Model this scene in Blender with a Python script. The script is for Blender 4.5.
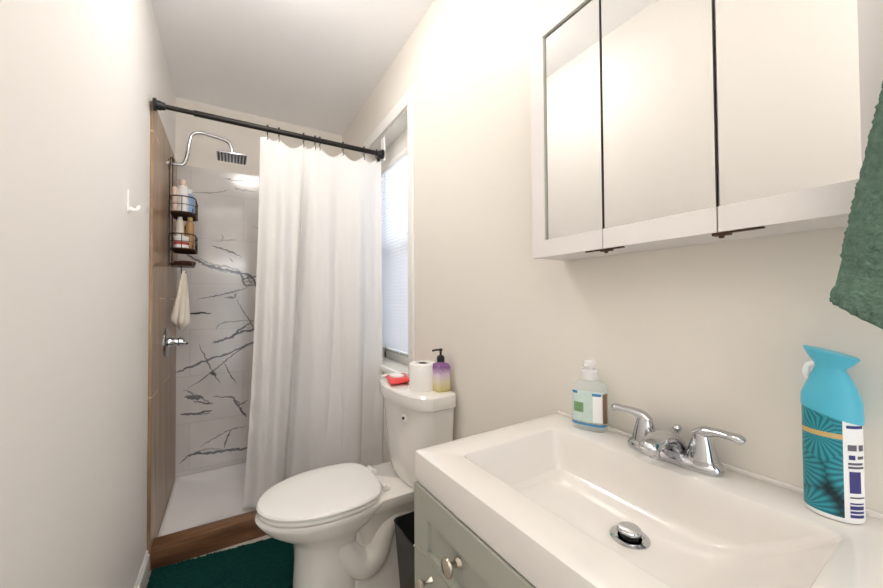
import bpy, bmesh, math, random
from mathutils import Vector, Matrix, noise as mn

for o in list(bpy.data.objects):
    bpy.data.objects.remove(o, do_unlink=True)
SC = bpy.context.scene
COL = SC.collection
PI = math.pi
random.seed(7)

# ------------------------------------------------------------------ camera
cam_d = bpy.data.cameras.new('camera')
cam_d.sensor_fit = 'HORIZONTAL'
cam_d.sensor_width = 36.0
cam_d.lens = 353.332 / 883.0 * 36.0
cam_d.clip_start = 0.02
cam = bpy.data.objects.new('camera', cam_d)
COL.objects.link(cam)
RV = Vector((0.85704183, -0.51519971, -0.00696883))
UV = Vector((-0.00357564, -0.01947194, 0.9998040))
FV = Vector((0.51523443, 0.85684894, 0.01853044))
cam.matrix_world = Matrix(((RV.x, UV.x, -FV.x, 0.0), (RV.y, UV.y, -FV.y, 0.0),
                           (RV.z, UV.z, -FV.z, 1.18), (0, 0, 0, 1)))
SC.camera = cam

# ------------------------------------------------------------------ light
W = bpy.data.worlds.new('world')
SC.world = W
W.use_nodes = True
W.node_tree.nodes['Background'].inputs[0].default_value = (0.84, 0.91, 1.0, 1)
W.node_tree.nodes['Background'].inputs[1].default_value = 0.95


def area(name, loc, rot, size, power, color, shape='DISK', size_y=None):
    d = bpy.data.lights.new(name, 'AREA')
    d.shape = shape
    d.size = size
    if size_y:
        d.size_y = size_y
    d.energy = power
    d.color = color
    o = bpy.data.objects.new(name, d)
    o.location = loc
    o.rotation_euler = rot
    COL.objects.link(o)
    return o


LAMP_STRENGTH = 13.0                                     # glowing diffuser of the ceiling lamp
# added fill light without a seen source, pointing up at the ceiling
area('bounce_fill', (0.15, -0.70, 1.75), (PI - 0.30, 0, 0), 0.80, 7.5, (1.0, 0.97, 0.94))
# added weak fill light at the open doorway behind the camera
area('doorway_fill', (0.25, -1.0, 1.10), (PI / 2, 0, 0), 0.8, 0.8, (1.0, 0.97, 0.94), 'RECTANGLE', 1.9)

SC.view_settings.view_transform = 'Standard'
SC.view_settings.look = 'None'
SC.view_settings.exposure = 1.2
SC.view_settings.gamma = 1.0
SC.view_settings.use_curve_mapping = False
SC.cycles.max_bounces = 12
SC.cycles.diffuse_bounces = 8
SC.cycles.transmission_bounces = 12
SC.cycles.use_denoising = True
SC.cycles.caustics_reflective = False
SC.cycles.caustics_refractive = False

# ------------------------------------------------------------------ materials


def rgb(r, g, b):
    def f(c):
        c /= 255.0
        return c / 12.92 if c <= 0.04045 else ((c + 0.055) / 1.055) ** 2.4
    return (f(r), f(g), f(b), 1.0)


def mat(name, col, rough=0.5, metal=0.0, var=0.03, scale=30.0, bump=0.0, bscale=None, trans=0.0, ior=1.45,
        coat=0.0, spec=0.5, alpha=1.0, transl=None):
    m = bpy.data.materials.new(name)
    m.use_nodes = True
    nt = m.node_tree
    b = nt.nodes['Principled BSDF']
    b.inputs['Roughness'].default_value = rough
    b.inputs['Metallic'].default_value = metal
    b.inputs['Transmission Weight'].default_value = trans
    b.inputs['IOR'].default_value = ior
    b.inputs['Coat Weight'].default_value = coat
    b.inputs['Coat Roughness'].default_value = 0.05
    b.inputs['Specular IOR Level'].default_value = spec
    b.inputs['Alpha'].default_value = alpha
    tc = nt.nodes.new('ShaderNodeTexCoord')
    nz = nt.nodes.new('ShaderNodeTexNoise')
    nz.inputs['Scale'].default_value = scale
    nz.inputs['Detail'].default_value = 4
    nt.links.new(tc.outputs['Object'], nz.inputs['Vector'])
    mx = nt.nodes.new('ShaderNodeMix')
    mx.data_type = 'RGBA'
    nt.links.new(nz.outputs['Fac'], mx.inputs['Factor'])
    mx.inputs['A'].default_value = tuple(c * (1 - var) for c in col[:3]) + (1,)
    mx.inputs['B'].default_value = tuple(min(1, c * (1 + var)) for c in col[:3]) + (1,)
    nt.links.new(mx.outputs['Result'], b.inputs['Base Color'])
    if bump:
        n2 = nt.nodes.new('ShaderNodeTexNoise')
        n2.inputs['Scale'].default_value = bscale or scale * 4
        n2.inputs['Detail'].default_value = 5
        nt.links.new(tc.outputs['Object'], n2.inputs['Vector'])
        bp = nt.nodes.new('ShaderNodeBump')
        bp.inputs['Strength'].default_value = bump
        bp.inputs['Distance'].default_value = 0.003
        nt.links.new(n2.outputs['Fac'], bp.inputs['Height'])
        nt.links.new(bp.outputs['Normal'], b.inputs['Normal'])
    if transl:
        tr = nt.nodes.new('ShaderNodeBsdfTranslucent')
        nt.links.new(mx.outputs['Result'], tr.inputs['Color'])
        ms = nt.nodes.new('ShaderNodeMixShader')
        ms.inputs[0].default_value = transl
        out = nt.nodes['Material Output']
        nt.links.new(b.outputs[0], ms.inputs[1])
        nt.links.new(tr.outputs[0], ms.inputs[2])
        nt.links.new(ms.outputs[0], out.inputs['Surface'])
    return m


M = {}
M['wallbright'] = mat('wall_paint_brightened', rgb(236, 233, 230), 0.5, var=0.01, scale=4, bump=0.05, bscale=180)  # wall paint whitened: stronger light on the left wall put into its colour
M['wall'] = mat('wall_paint', rgb(230, 225, 216), 0.5, var=0.01, scale=4, bump=0.05, bscale=180)
M['ceil'] = mat('ceiling_paint', rgb(249, 249, 250), 0.8, var=0.01, scale=4, bump=0.04, bscale=150)
M['trim'] = mat('trim_paint', rgb(240, 239, 236), 0.35, var=0.01)
M['porc'] = mat('porcelain', rgb(232, 229, 224), 0.12, var=0.005, coat=0.4)
M['seat'] = mat('seat_plastic', rgb(236, 234, 231), 0.25, var=0.005)
M['basin'] = mat('cultured_marble', rgb(223, 219, 214), 0.14, var=0.006, coat=0.5)
M['chrome'] = mat('chrome', rgb(200, 201, 204), 0.07, 1.0, var=0.01)
M['nickel'] = mat('brushed_nickel', rgb(196, 186, 172), 0.24, 1.0, var=0.04, scale=80)
M['darkmetal'] = mat('dark_metal', rgb(46, 42, 40), 0.38, 0.7, var=0.1)
M['bronze'] = mat('bronze_wire', rgb(86, 66, 54), 0.4, 0.8, var=0.1)
M['black'] = mat('black_plastic', rgb(26, 26, 27), 0.42, var=0.08)
M['greypaint'] = mat('sage_grey_paint', rgb(167, 168, 157), 0.42, var=0.015, scale=12)
M['cabwhite'] = mat('cabinet_white', rgb(224, 220, 218), 0.35, var=0.008)
M['mirror'] = mat('mirror_glass', (0.76, 0.755, 0.732, 1), 0.012, 1.0, var=0.002)
M['gasket'] = mat('mirror_dark_edge', rgb(58, 55, 52), 0.35, 0.3)
M['pan'] = mat('shower_pan_acrylic', rgb(246, 245, 245), 0.3, var=0.006)
M['curtain'] = mat('curtain_fabric', rgb(244, 243, 242), 0.75, var=0.012, scale=9, bump=0.12, bscale=500, transl=0.30)
M['towel'] = mat('green_terry', rgb(98, 123, 109), 0.95, var=0.5, scale=150, bump=1.0, bscale=300, spec=0.1)
M['rug'] = mat('teal_shag', rgb(14, 58, 54), 0.95, var=0.4, scale=120, bump=1.0, bscale=260, spec=0.1)
M['glass'] = mat('window_glass', (0.95, 0.97, 1, 1), 0.0, alpha=0.10, spec=0.5)
M['screen'] = mat('insect_screen', rgb(120, 122, 126), 0.8, alpha=0.22)
M['slat'] = mat('blind_slat', rgb(240, 242, 246), 0.4, var=0.01, transl=0.5)
M['paper'] = mat('tissue_paper', rgb(240, 238, 234), 0.9, var=0.02, scale=60, bump=0.2, bscale=200)
M['card'] = mat('cardboard', rgb(150, 122, 92), 0.9)
M['white'] = mat('white_plastic', rgb(240, 240, 240), 0.3)
M['clear'] = mat('clear_plastic', rgb(228, 238, 238), 0.06, alpha=0.28)
M['softclear'] = mat('frosted_cap', rgb(240, 238, 238), 0.15, alpha=0.62)
M['red'] = mat('coral_film', rgb(226, 62, 58), 0.35, var=0.12, scale=60)
M['blueb'] = mat('pale_blue_plastic', rgb(150, 180, 222), 0.3)
M['purple'] = mat('purple_plastic', rgb(112, 66, 120), 0.35)
M['amber'] = mat('amber_plastic', rgb(180, 140, 92), 0.3, var=0.08)
M['pink'] = mat('pinkish_plastic', rgb(226, 200, 186), 0.4)
M['tubred'] = mat('label_red', rgb(186, 82, 70), 0.5, var=0.1)
M['brown'] = mat('dark_brown_wood', rgb(84, 50, 42), 0.45, var=0.2)
M['cloth'] = mat('washcloth_cotton', rgb(234, 227, 214), 0.95, var=0.05, bump=0.6, bscale=240)
M['bluecap'] = mat('aqua_plastic', rgb(84, 186, 212), 0.3, var=0.02)
M['gold'] = mat('gold_band', rgb(206, 178, 118), 0.4, 0.2)
M['navy'] = mat('navy_ink', rgb(52, 50, 116), 0.5)
M['ink'] = mat('grey_ink', rgb(96, 96, 104), 0.6)
M['lgreen'] = mat('label_green', rgb(120, 158, 112), 0.5, var=0.45, scale=110)
M['lblue'] = mat('label_blue', rgb(60, 130, 180), 0.45)
M['laqua'] = mat('label_pale_aqua', rgb(196, 214, 208), 0.5, var=0.10, scale=90)
M['lwood'] = mat('label_brown', rgb(132, 104, 80), 0.5, var=0.35, scale=140)
M['vein'] = mat('marble_vein', rgb(128, 127, 131), 0.16, var=0.35, scale=70)
M['vein2'] = mat('marble_vein_pale', rgb(170, 168, 168), 0.16, var=0.16, scale=50)
M['lampbase'] = mat('lamp_base', rgb(200, 198, 194), 0.3, 0.6)


def N(nt, t, **kw):
    n = nt.nodes.new(t)
    for k, v in kw.items():
        setattr(n, k, v)
    return n


def mixc(nt, fac, a, b, blend='MIX'):
    m = nt.nodes.new('ShaderNodeMix')
    m.data_type = 'RGBA'
    m.blend_type = blend
    for s, v in (('Factor', fac), ('A', a), ('B', b)):
        if hasattr(v, 'links') or hasattr(v, 'is_linked'):
            nt.links.new(v, m.inputs[s])
        else:
            m.inputs[s].default_value = v
    return m.outputs['Result']


def ramp(nt, fac, stops):
    r = nt.nodes.new('ShaderNodeValToRGB')
    e = r.color_ramp.elements
    while len(e) < len(stops):
        e.new(0.5)
    for i, (p, c) in enumerate(stops):
        e[i].position = p
        e[i].color = c
    nt.links.new(fac, r.inputs[0])
    return r.outputs[0]


def swizzle(nt, order, scale=(1, 1, 1), offs=(0, 0, 0)):
    tc = nt.nodes.new('ShaderNodeTexCoord')
    sp = nt.nodes.new('ShaderNodeSeparateXYZ')
    nt.links.new(tc.outputs['Object'], sp.inputs[0])
    cb = nt.nodes.new('ShaderNodeCombineXYZ')
    for i, ax in enumerate(order):
        if ax is None:
            continue
        m = nt.nodes.new('ShaderNodeMath')
        m.operation = 'MULTIPLY_ADD'
        nt.links.new(sp.outputs[ax], m.inputs[0])
        m.inputs[1].default_value = scale[i]
        m.inputs[2].default_value = offs[i]
        nt.links.new(m.outputs[0], cb.inputs[i])
    return cb.outputs[0]


def base_mat(name, rough):
    m = bpy.data.materials.new(name)
    m.use_nodes = True
    nt = m.node_tree
    b = nt.nodes['Principled BSDF']
    b.inputs['Roughness'].default_value = rough
    return m, nt, b


def brick(nt, vec, c1, c2, mortar, w, h, ms, offset=0.5):
    n = nt.nodes.new('ShaderNodeTexBrick')
    nt.links.new(vec, n.inputs['Vector'])
    n.inputs['Color1'].default_value = c1
    n.inputs['Color2'].default_value = c2
    n.inputs['Mortar'].default_value = mortar
    n.inputs['Scale'].default_value = 1.0
    n.inputs['Mortar Size'].default_value = ms
    n.inputs['Mortar Smooth'].default_value = 0.1
    n.inputs['Brick Width'].default_value = w
    n.inputs['Row Height'].default_value = h
    n.offset = offset
    return n.outputs['Color']


def marble_tile():
    m, nt, b = base_mat('marble_tile', 0.12)
    v = swizzle(nt, ('X', 'Z', None), (1, 1, 1), (0.405 + 5.0, -0.085 + 3.0480, 0))
    c = brick(nt, v, rgb(226, 222, 218), rgb(221, 217, 213), rgb(204, 200, 196), 0.61, 0.3048, 0.0016)
    tc = N(nt, 'ShaderNodeTexCoord')
    n1 = N(nt, 'ShaderNodeTexNoise')
    n1.inputs['Scale'].default_value = 3.0
    n1.inputs['Detail'].default_value = 6
    nt.links.new(tc.outputs['Object'], n1.inputs['Vector'])
    cl = ramp(nt, n1.outputs['Fac'], [(0.35, (0.86, 0.86, 0.87, 1)), (0.6, (1, 1, 1, 1))])
    nt.links.new(mixc(nt, 1.0, c, cl, 'MULTIPLY'), b.inputs['Base Color'])
    return m


def wood_mat(name, vec_order, scale, c_dark, c_mid, c_light, rough, plank=None):
    m, nt, b = base_mat(name, rough)
    v = swizzle(nt, vec_order, scale)
    n1 = N(nt, 'ShaderNodeTexNoise')
    n1.inputs['Scale'].default_value = 1.0
    n1.inputs['Detail'].default_value = 7
    n1.inputs['Roughness'].default_value = 0.6
    n1.inputs['Distortion'].default_value = 0.6
    nt.links.new(v, n1.inputs['Vector'])
    c = ramp(nt, n1.outputs['Fac'], [(0.25, c_dark), (0.5, c_mid), (0.75, c_light)])
    if plank:
        v2 = swizzle(nt, plank[0], (1, 1, 1), plank[3])
        br = brick(nt, v2, (1, 1, 1, 1), (0.86, 0.85, 0.84, 1), (1.9, 2.0, 2.1, 1), plank[1], plank[2], 0.0032, 0.37)
        c = mixc(nt, 1.0, c, br, 'MULTIPLY')
    nt.links.new(c, b.inputs['Base Color'])
    return m


M['marble'] = marble_tile()
M['woodtile'] = wood_mat('wood_look_tile', ('Y', 'Z', 'X'), (14, 1.6, 5), rgb(116, 92, 68), rgb(160, 132, 102),
                         rgb(190, 164, 134), 0.3, (('Z', 'Y', None), 1.19, 0.199, (5 * 1.19 - 0.01, 1.99 * 5 + 0.02, 0)))
M['woodcurb'] = wood_mat('wood_look_curb', ('X', 'Y', 'Z'), (2.5, 18, 18), rgb(76, 50, 32), rgb(118, 82, 55),
                         rgb(150, 110, 78), 0.35)


def floor_tile():
    m, nt, b = base_mat('floor_tile', 0.3)
    v = swizzle(nt, ('X', 'Y', None), (1, 1, 1), (5.0, 5.1, 0))
    c = brick(nt, v, rgb(196, 188, 176), rgb(188, 180, 168), rgb(160, 150, 138), 0.61, 0.305, 0.003)
    tc = N(nt, 'ShaderNodeTexCoord')
    n1 = N(nt, 'ShaderNodeTexNoise')
    n1.inputs['Scale'].default_value = 4.0
    n1.inputs['Detail'].default_value = 7
    n1.inputs['Distortion'].default_value = 1.2
    nt.links.new(tc.outputs['Object'], n1.inputs['Vector'])
    cl = ramp(nt, n1.outputs['Fac'], [(0.35, (0.78, 0.76, 0.72, 1)), (0.6, (1, 1, 1, 1))])
    nt.links.new(mixc(nt, 1.0, c, cl, 'MULTIPLY'), b.inputs['Base Color'])
    return m


M['floor'] = floor_tile()


def petal_label():
    """dark label printed with large teal blossoms, every blossom with fine radial streaks"""
    m, nt, b = base_mat('petal_label', 0.35)
    tc = N(nt, 'ShaderNodeTexCoord')
    vo = N(nt, 'ShaderNodeTexVoronoi')
    vo.feature = 'F1'
    vo.inputs['Scale'].default_value = 19.0
    vo.inputs['Randomness'].default_value = 0.75
    nt.links.new(tc.outputs['Object'], vo.inputs['Vector'])
    # vector from the blossom centre
    sc = N(nt, 'ShaderNodeVectorMath')
    sc.operation = 'SUBTRACT'
    nt.links.new(tc.outputs['Object'], sc.inputs[0])
    nt.links.new(vo.outputs['Position'], sc.inputs[1])
    sp = N(nt, 'ShaderNodeSeparateXYZ')
    nt.links.new(sc.outputs[0], sp.inputs[0])
    at = N(nt, 'ShaderNodeMath')
    at.operation = 'ARCTAN2'
    nt.links.new(sp.outputs['Z'], at.inputs[0])
    nt.links.new(sp.outputs['Y'], at.inputs[1])
    mu = N(nt, 'ShaderNodeMath')
    mu.operation = 'MULTIPLY'
    nt.links.new(at.outputs[0], mu.inputs[0])
    mu.inputs[1].default_value = 24.0
    sn = N(nt, 'ShaderNodeMath')
    sn.operation = 'SINE'
    nt.links.new(mu.outputs[0], sn.inputs[0])
    ma = N(nt, 'ShaderNodeMath')
    ma.operation = 'MULTIPLY_ADD'
    nt.links.new(sn.outputs[0], ma.inputs[0])
    ma.inputs[1].default_value = 0.35
    ma.inputs[2].default_value = 0.5
    stripes = ramp(nt, ma.outputs[0], [(0.1, rgb(10, 100, 118)), (0.9, rgb(48, 164, 178))])
    edge = ramp(nt, vo.outputs['Distance'], [(0.0, (0.25, 0.25, 0.3, 1)), (0.14, (1, 1, 1, 1)), (0.62, (0.9, 0.9, 0.9, 1)),
                                              (0.80, (0.04, 0.08, 0.09, 1))])
    nt.links.new(mixc(nt, 1.0, stripes, edge, 'MULTIPLY'), b.inputs['Base Color'])
    return m


M['petal'] = petal_label()


def gradient_label():
    m, nt, b = base_mat('purple_yellow_print', 0.25)
    tc = N(nt, 'ShaderNodeTexCoord')
    sp = N(nt, 'ShaderNodeSeparateXYZ')
    nt.links.new(tc.outputs['Object'], sp.inputs[0])
    nz = N(nt, 'ShaderNodeTexNoise')
    nz.inputs['Scale'].default_value = 70
    nt.links.new(tc.outputs['Object'], nz.inputs['Vector'])
    ad = N(nt, 'ShaderNodeMath')
    ad.operation = 'MULTIPLY_ADD'
    nt.links.new(nz.outputs['Fac'], ad.inputs[0])
    ad.inputs[1].default_value = 0.02
    nt.links.new(sp.outputs['Z'], ad.inputs[2])
    dv = N(nt, 'ShaderNodeMath')
    dv.operation = 'DIVIDE'
    nt.links.new(ad.outputs[0], dv.inputs[0])
    dv.inputs[1].default_value = 0.12
    c = ramp(nt, dv.outputs[0], [(0.1, rgb(198, 184, 120)), (0.40, rgb(214, 204, 172)), (0.62, rgb(206, 188, 206)),
                                 (0.88, rgb(136, 96, 146))])
    nt.links.new(c, b.inputs['Base Color'])
    return m


M['gradient'] = gradient_label()

# ------------------------------------------------------------------ mesh helpers
ORG = {}


def nb():
    return bmesh.new()


def add_box(bm, x0, x1, y0, y1, z0, z1, bev=0.0, seg=2, mi=0):
    vs = [bm.verts.new(p) for p in ((x0, y0, z0), (x1, y0, z0), (x1, y1, z0), (x0, y1, z0),
                                    (x0, y0, z1), (x1, y0, z1), (x1, y1, z1), (x0, y1, z1))]
    fs = [bm.faces.new([vs[i] for i in q]) for q in
          ((3, 2, 1, 0), (4, 5, 6, 7), (0, 1, 5, 4), (1, 2, 6, 5), (2, 3, 7, 6), (3, 0, 4, 7))]
    for f in fs:
        f.material_index = mi
    if bev > 0:
        es = list({e for f in fs for e in f.edges})
        bmesh.ops.bevel(bm, geom=es, offset=bev, offset_type='OFFSET', segments=seg, profile=0.5, affect='EDGES',
                        clamp_overlap=True)
    return bm


def loft(bm, rings, cap0=True, cap1=True, closed=True, mi=0):
    """rings: list of equal-length point lists"""
    R = [[bm.verts.new(p) for p in r] for r in rings]
    n = len(R[0])
    for a, b in zip(R[:-1], R[1:]):
        for i in range(n if closed else n - 1):
            j = (i + 1) % n
            f = bm.faces.new((a[i], a[j], b[j], b[i]))
            f.material_index = mi
    if closed and cap0:
        bm.faces.new(list(reversed(R[0]))).material_index = mi
    if closed and cap1:
        bm.faces.new(R[-1]).material_index = mi
    return bm


def ell(cx, cy, z, rx, ry, n=32, p=2.0):
    out = []
    for i in range(n):
        a = 2 * PI * i / n
        c, s = math.cos(a), math.sin(a)
        out.append((cx + rx * math.copysign(abs(c) ** (2 / p), c), cy + ry * math.copysign(abs(s) ** (2 / p), s), z))
    return out


def rrect(x0, x1, y0, y1, r, z, k=6):
    out = []
    r = min(r, (x1 - x0) / 2 - 1e-4, (y1 - y0) / 2 - 1e-4)
    for cx, cy, a0 in ((x1 - r, y1 - r, 0), (x0 + r, y1 - r, PI / 2), (x0 + r, y0 + r, PI), (x1 - r, y0 + r, 1.5 * PI)):
        for i in range(k + 1):
            a = a0 + PI / 2 * i / k
            out.append((cx + r * math.cos(a), cy + r * math.sin(a), z))
    return out


def lathe(bm, prof, c, axis=(0, 0, 1), n=32, mi=0):
    """prof: list of (radius, height) from bottom to top, around axis through c"""
    ax = Vector(axis).normalized()
    q = Vector((0, 0, 1)).rotation_difference(ax)
    rings = []
    for r, h in prof:
        rings.append([tuple(q @ Vector((max(r, 1e-5) * math.cos(2 * PI * i / n), max(r, 1e-5) * math.sin(2 * PI * i / n), h)) + Vector(c))
                      for i in range(n)])
    return loft(bm, rings, mi=mi)


def smooth_path(pts, m=8):
    P = [Vector(p) for p in pts]
    P = [P[0] * 2 - P[1]] + P + [P[-1] * 2 - P[-2]]
    out = []
    for i in range(1, len(P) - 2):
        for k in range(m):
            t = k / m
            a, b, c, d = P[i - 1], P[i], P[i + 1], P[i + 2]
            out.append(0.5 * ((2 * b) + (-a + c) * t + (2 * a - 5 * b + 4 * c - d) * t * t + (-a + 3 * b - 3 * c + d) * t ** 3))
    out.append(P[-2])
    return out


def tube(bm, pts, r, n=12, smooth=0, flat=None, mi=0, p=2.0, up=(0, 0, 1)):
    """r: number or list; flat: (a,b) multipliers of side and up radius, number or lists"""
    P = smooth_path(pts, smooth) if smooth else [Vector(q) for q in pts]
    m = len(P)

    def at(v, i):
        if isinstance(v, (int, float)):
            return v
        t = i / (m - 1) * (len(v) - 1)
        k = min(int(t), len(v) - 2)
        return v[k] + (v[k + 1] - v[k]) * (t - k)
    rings = []
    side = None
    for i in range(m):
        t = (P[min(i + 1, m - 1)] - P[max(i - 1, 0)]).normalized()
        if side is None:
            u = Vector(up)
            if abs(t.dot(u)) > 0.95:
                u = Vector((1, 0, 0))
            side = t.cross(u).normalized()
        side = (side - t * side.dot(t)).normalized()
        w = side.cross(t).normalized()
        rr = at(r, i)
        fa, fb = (1, 1) if flat is None else (at(flat[0], i), at(flat[1], i))
        ring = []
        for k in range(n):
            a = 2 * PI * k / n
            c, s = math.cos(a), math.sin(a)
            c = math.copysign(abs(c) ** (2 / p), c)
            s = math.copysign(abs(s) ** (2 / p), s)
            ring.append(tuple(P[i] + side * (c * rr * fa) + w * (s * rr * fb)))
        rings.append(ring)
    return loft(bm, rings, mi=mi)


def torus(bm, c, axis, R, r, n=20, m=8):
    ax = Vector(axis).normalized()
    q = Vector((0, 0, 1)).rotation_difference(ax)
    V = []
    for i in range(n):
        a = 2 * PI * i / n
        V.append([bm.verts.new(q @ Vector(((R + r * math.cos(2 * PI * k / m)) * math.cos(a),
                                           (R + r * math.cos(2 * PI * k / m)) * math.sin(a), r * math.sin(2 * PI * k / m))) + Vector(c))
                  for k in range(m)])
    for i in range(n):
        for k in range(m):
            bm.faces.new((V[i][k], V[(i + 1) % n][k], V[(i + 1) % n][(k + 1) % m], V[i][(k + 1) % m]))
    return bm


def obj(name, bm, mats, parent=None, smooth=True, angle=35, label=None, origin=None, subs=0, world=False):
    """link bm as ONE mesh object; coordinates of bm are world coordinates of the thing unrotated"""
    bmesh.ops.recalc_face_normals(bm, faces=bm.faces)
    me = bpy.data.meshes.new(name)
    org = Vector(ORG[parent.name]) if parent is not None else Vector(origin or (0, 0, 0))
    if org.length:
        bmesh.ops.translate(bm, verts=bm.verts, vec=-org)
    bm.to_mesh(me)
    bm.free()
    if smooth:
        for p in me.polygons:
            p.use_smooth = True
        me.set_sharp_from_angle(angle=math.radians(angle))
    for m in (mats if isinstance(mats, (list, tuple)) else [mats]):
        me.materials.append(m)
    o = bpy.data.objects.new(name, me)
    COL.objects.link(o)
    if parent is not None:
        o.parent = parent
        ORG[o.name] = ORG[parent.name]
    else:
        o.location = org
        ORG[o.name] = tuple(org)
    if label:
        o['label'] = label
    if subs:
        md = o.modifiers.new('subdivision', 'SUBSURF')
        md.levels = subs
        md.render_levels = subs
    return o


def thing(name, label, cat, loc=(0, 0, 0), rz=0.0, group=None):
    o = bpy.data.objects.new(name, None)
    o.empty_display_size = 0.05
    COL.objects.link(o)
    o.location = loc
    o.rotation_euler = (0, 0, rz)
    o['label'] = label
    o['category'] = cat
    if group:
        o['group'] = group
    ORG[o.name] = tuple(loc)
    return o


def tag(o, label, cat, group=None):
    o['label'] = label
    o['category'] = cat
    if group:
        o['group'] = group
    return o


def struct(name, bm, m, label=None, **kw):
    o = obj(name, bm, m, **kw)
    o['kind'] = 'structure'
    if label:
        o['label'] = label
    return o


# ------------------------------------------------------------------ the room
XL, XR, YB, YF, ZC = -0.305, 0.787, 2.862, -1.05, 2.53
T = 0.1
WY0, WY1, WZ0, WZ1 = 1.628, 2.30, 0.80, 2.175        # window opening

struct('floor', add_box(nb(), XL - T, XR + T, YF - 0.6, YB + T, -0.06, 0), M['floor'], 'light beige tiled floor beside the toilet', smooth=False)
struct('ceiling', add_box(nb(), XL - T, XR + T, YF - 0.6, YB + T, ZC, ZC + 0.06), M['ceil'], 'plain pale grey ceiling', smooth=False)
struct('wall_left', add_box(nb(), XL - T, XL, YF - 0.6, YB + T, 0, ZC), M['wallbright'], 'plain off-white wall on the left', smooth=False)
struct('wall_far', add_box(nb(), XL, XR, YB, YB + T, 0, ZC), M['wall'], 'beige painted wall above the marble tiles', smooth=False)
bm = nb()
WT = 0.18
add_box(bm, XR, XR + WT, YF - 0.6, WY0, 0, ZC)
add_box(bm, XR, XR + WT, WY1, YB + T, 0, ZC)
add_box(bm, XR, XR + WT, WY0, WY1, 0, WZ0)
add_box(bm, XR, XR + WT, WY0, WY1, WZ1, ZC)
struct('wall_right', bm, M['wall'], 'cream wall holding the mirror cabinet and the window', smooth=False)
bm = nb()                                               # wall behind the camera with its open doorway
add_box(bm, XL, -0.18, YF - T, YF, 0, ZC)
add_box(bm, 0.68, XR, YF - T, YF, 0, ZC)
add_box(bm, -0.18, 0.68, YF - T, YF, 2.04, ZC)
struct('wall_rear', bm, M['wall'], smooth=False)
bm = nb()
add_box(bm, XL, XL + 0.012, -0.9, 2.004, 0, 0.085, 0.004)
add_box(bm, XL, XL + 0.007, -0.9, 2.004, 0.085, 0.10, 0.003)
struct('baseboard_left', bm, M['trim'], 'white baseboard along the left wall')
bm = nb()
add_box(bm, XR - 0.012, XR, 0.67, 1.99, 0, 0.085, 0.004)
struct('baseboard_right', bm, M['trim'], 'white baseboard behind the toilet')

# shower walls
WX = XL + 0.013                                        # face of the wood-look tile
TZ = 2.084
struct('wall_left_tile', add_box(nb(), XL, WX, 2.008, YB, 0.0, TZ, 0.0015, 1), M['woodtile'],
       'left shower wall of brown wood-look plank tiles')

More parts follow.
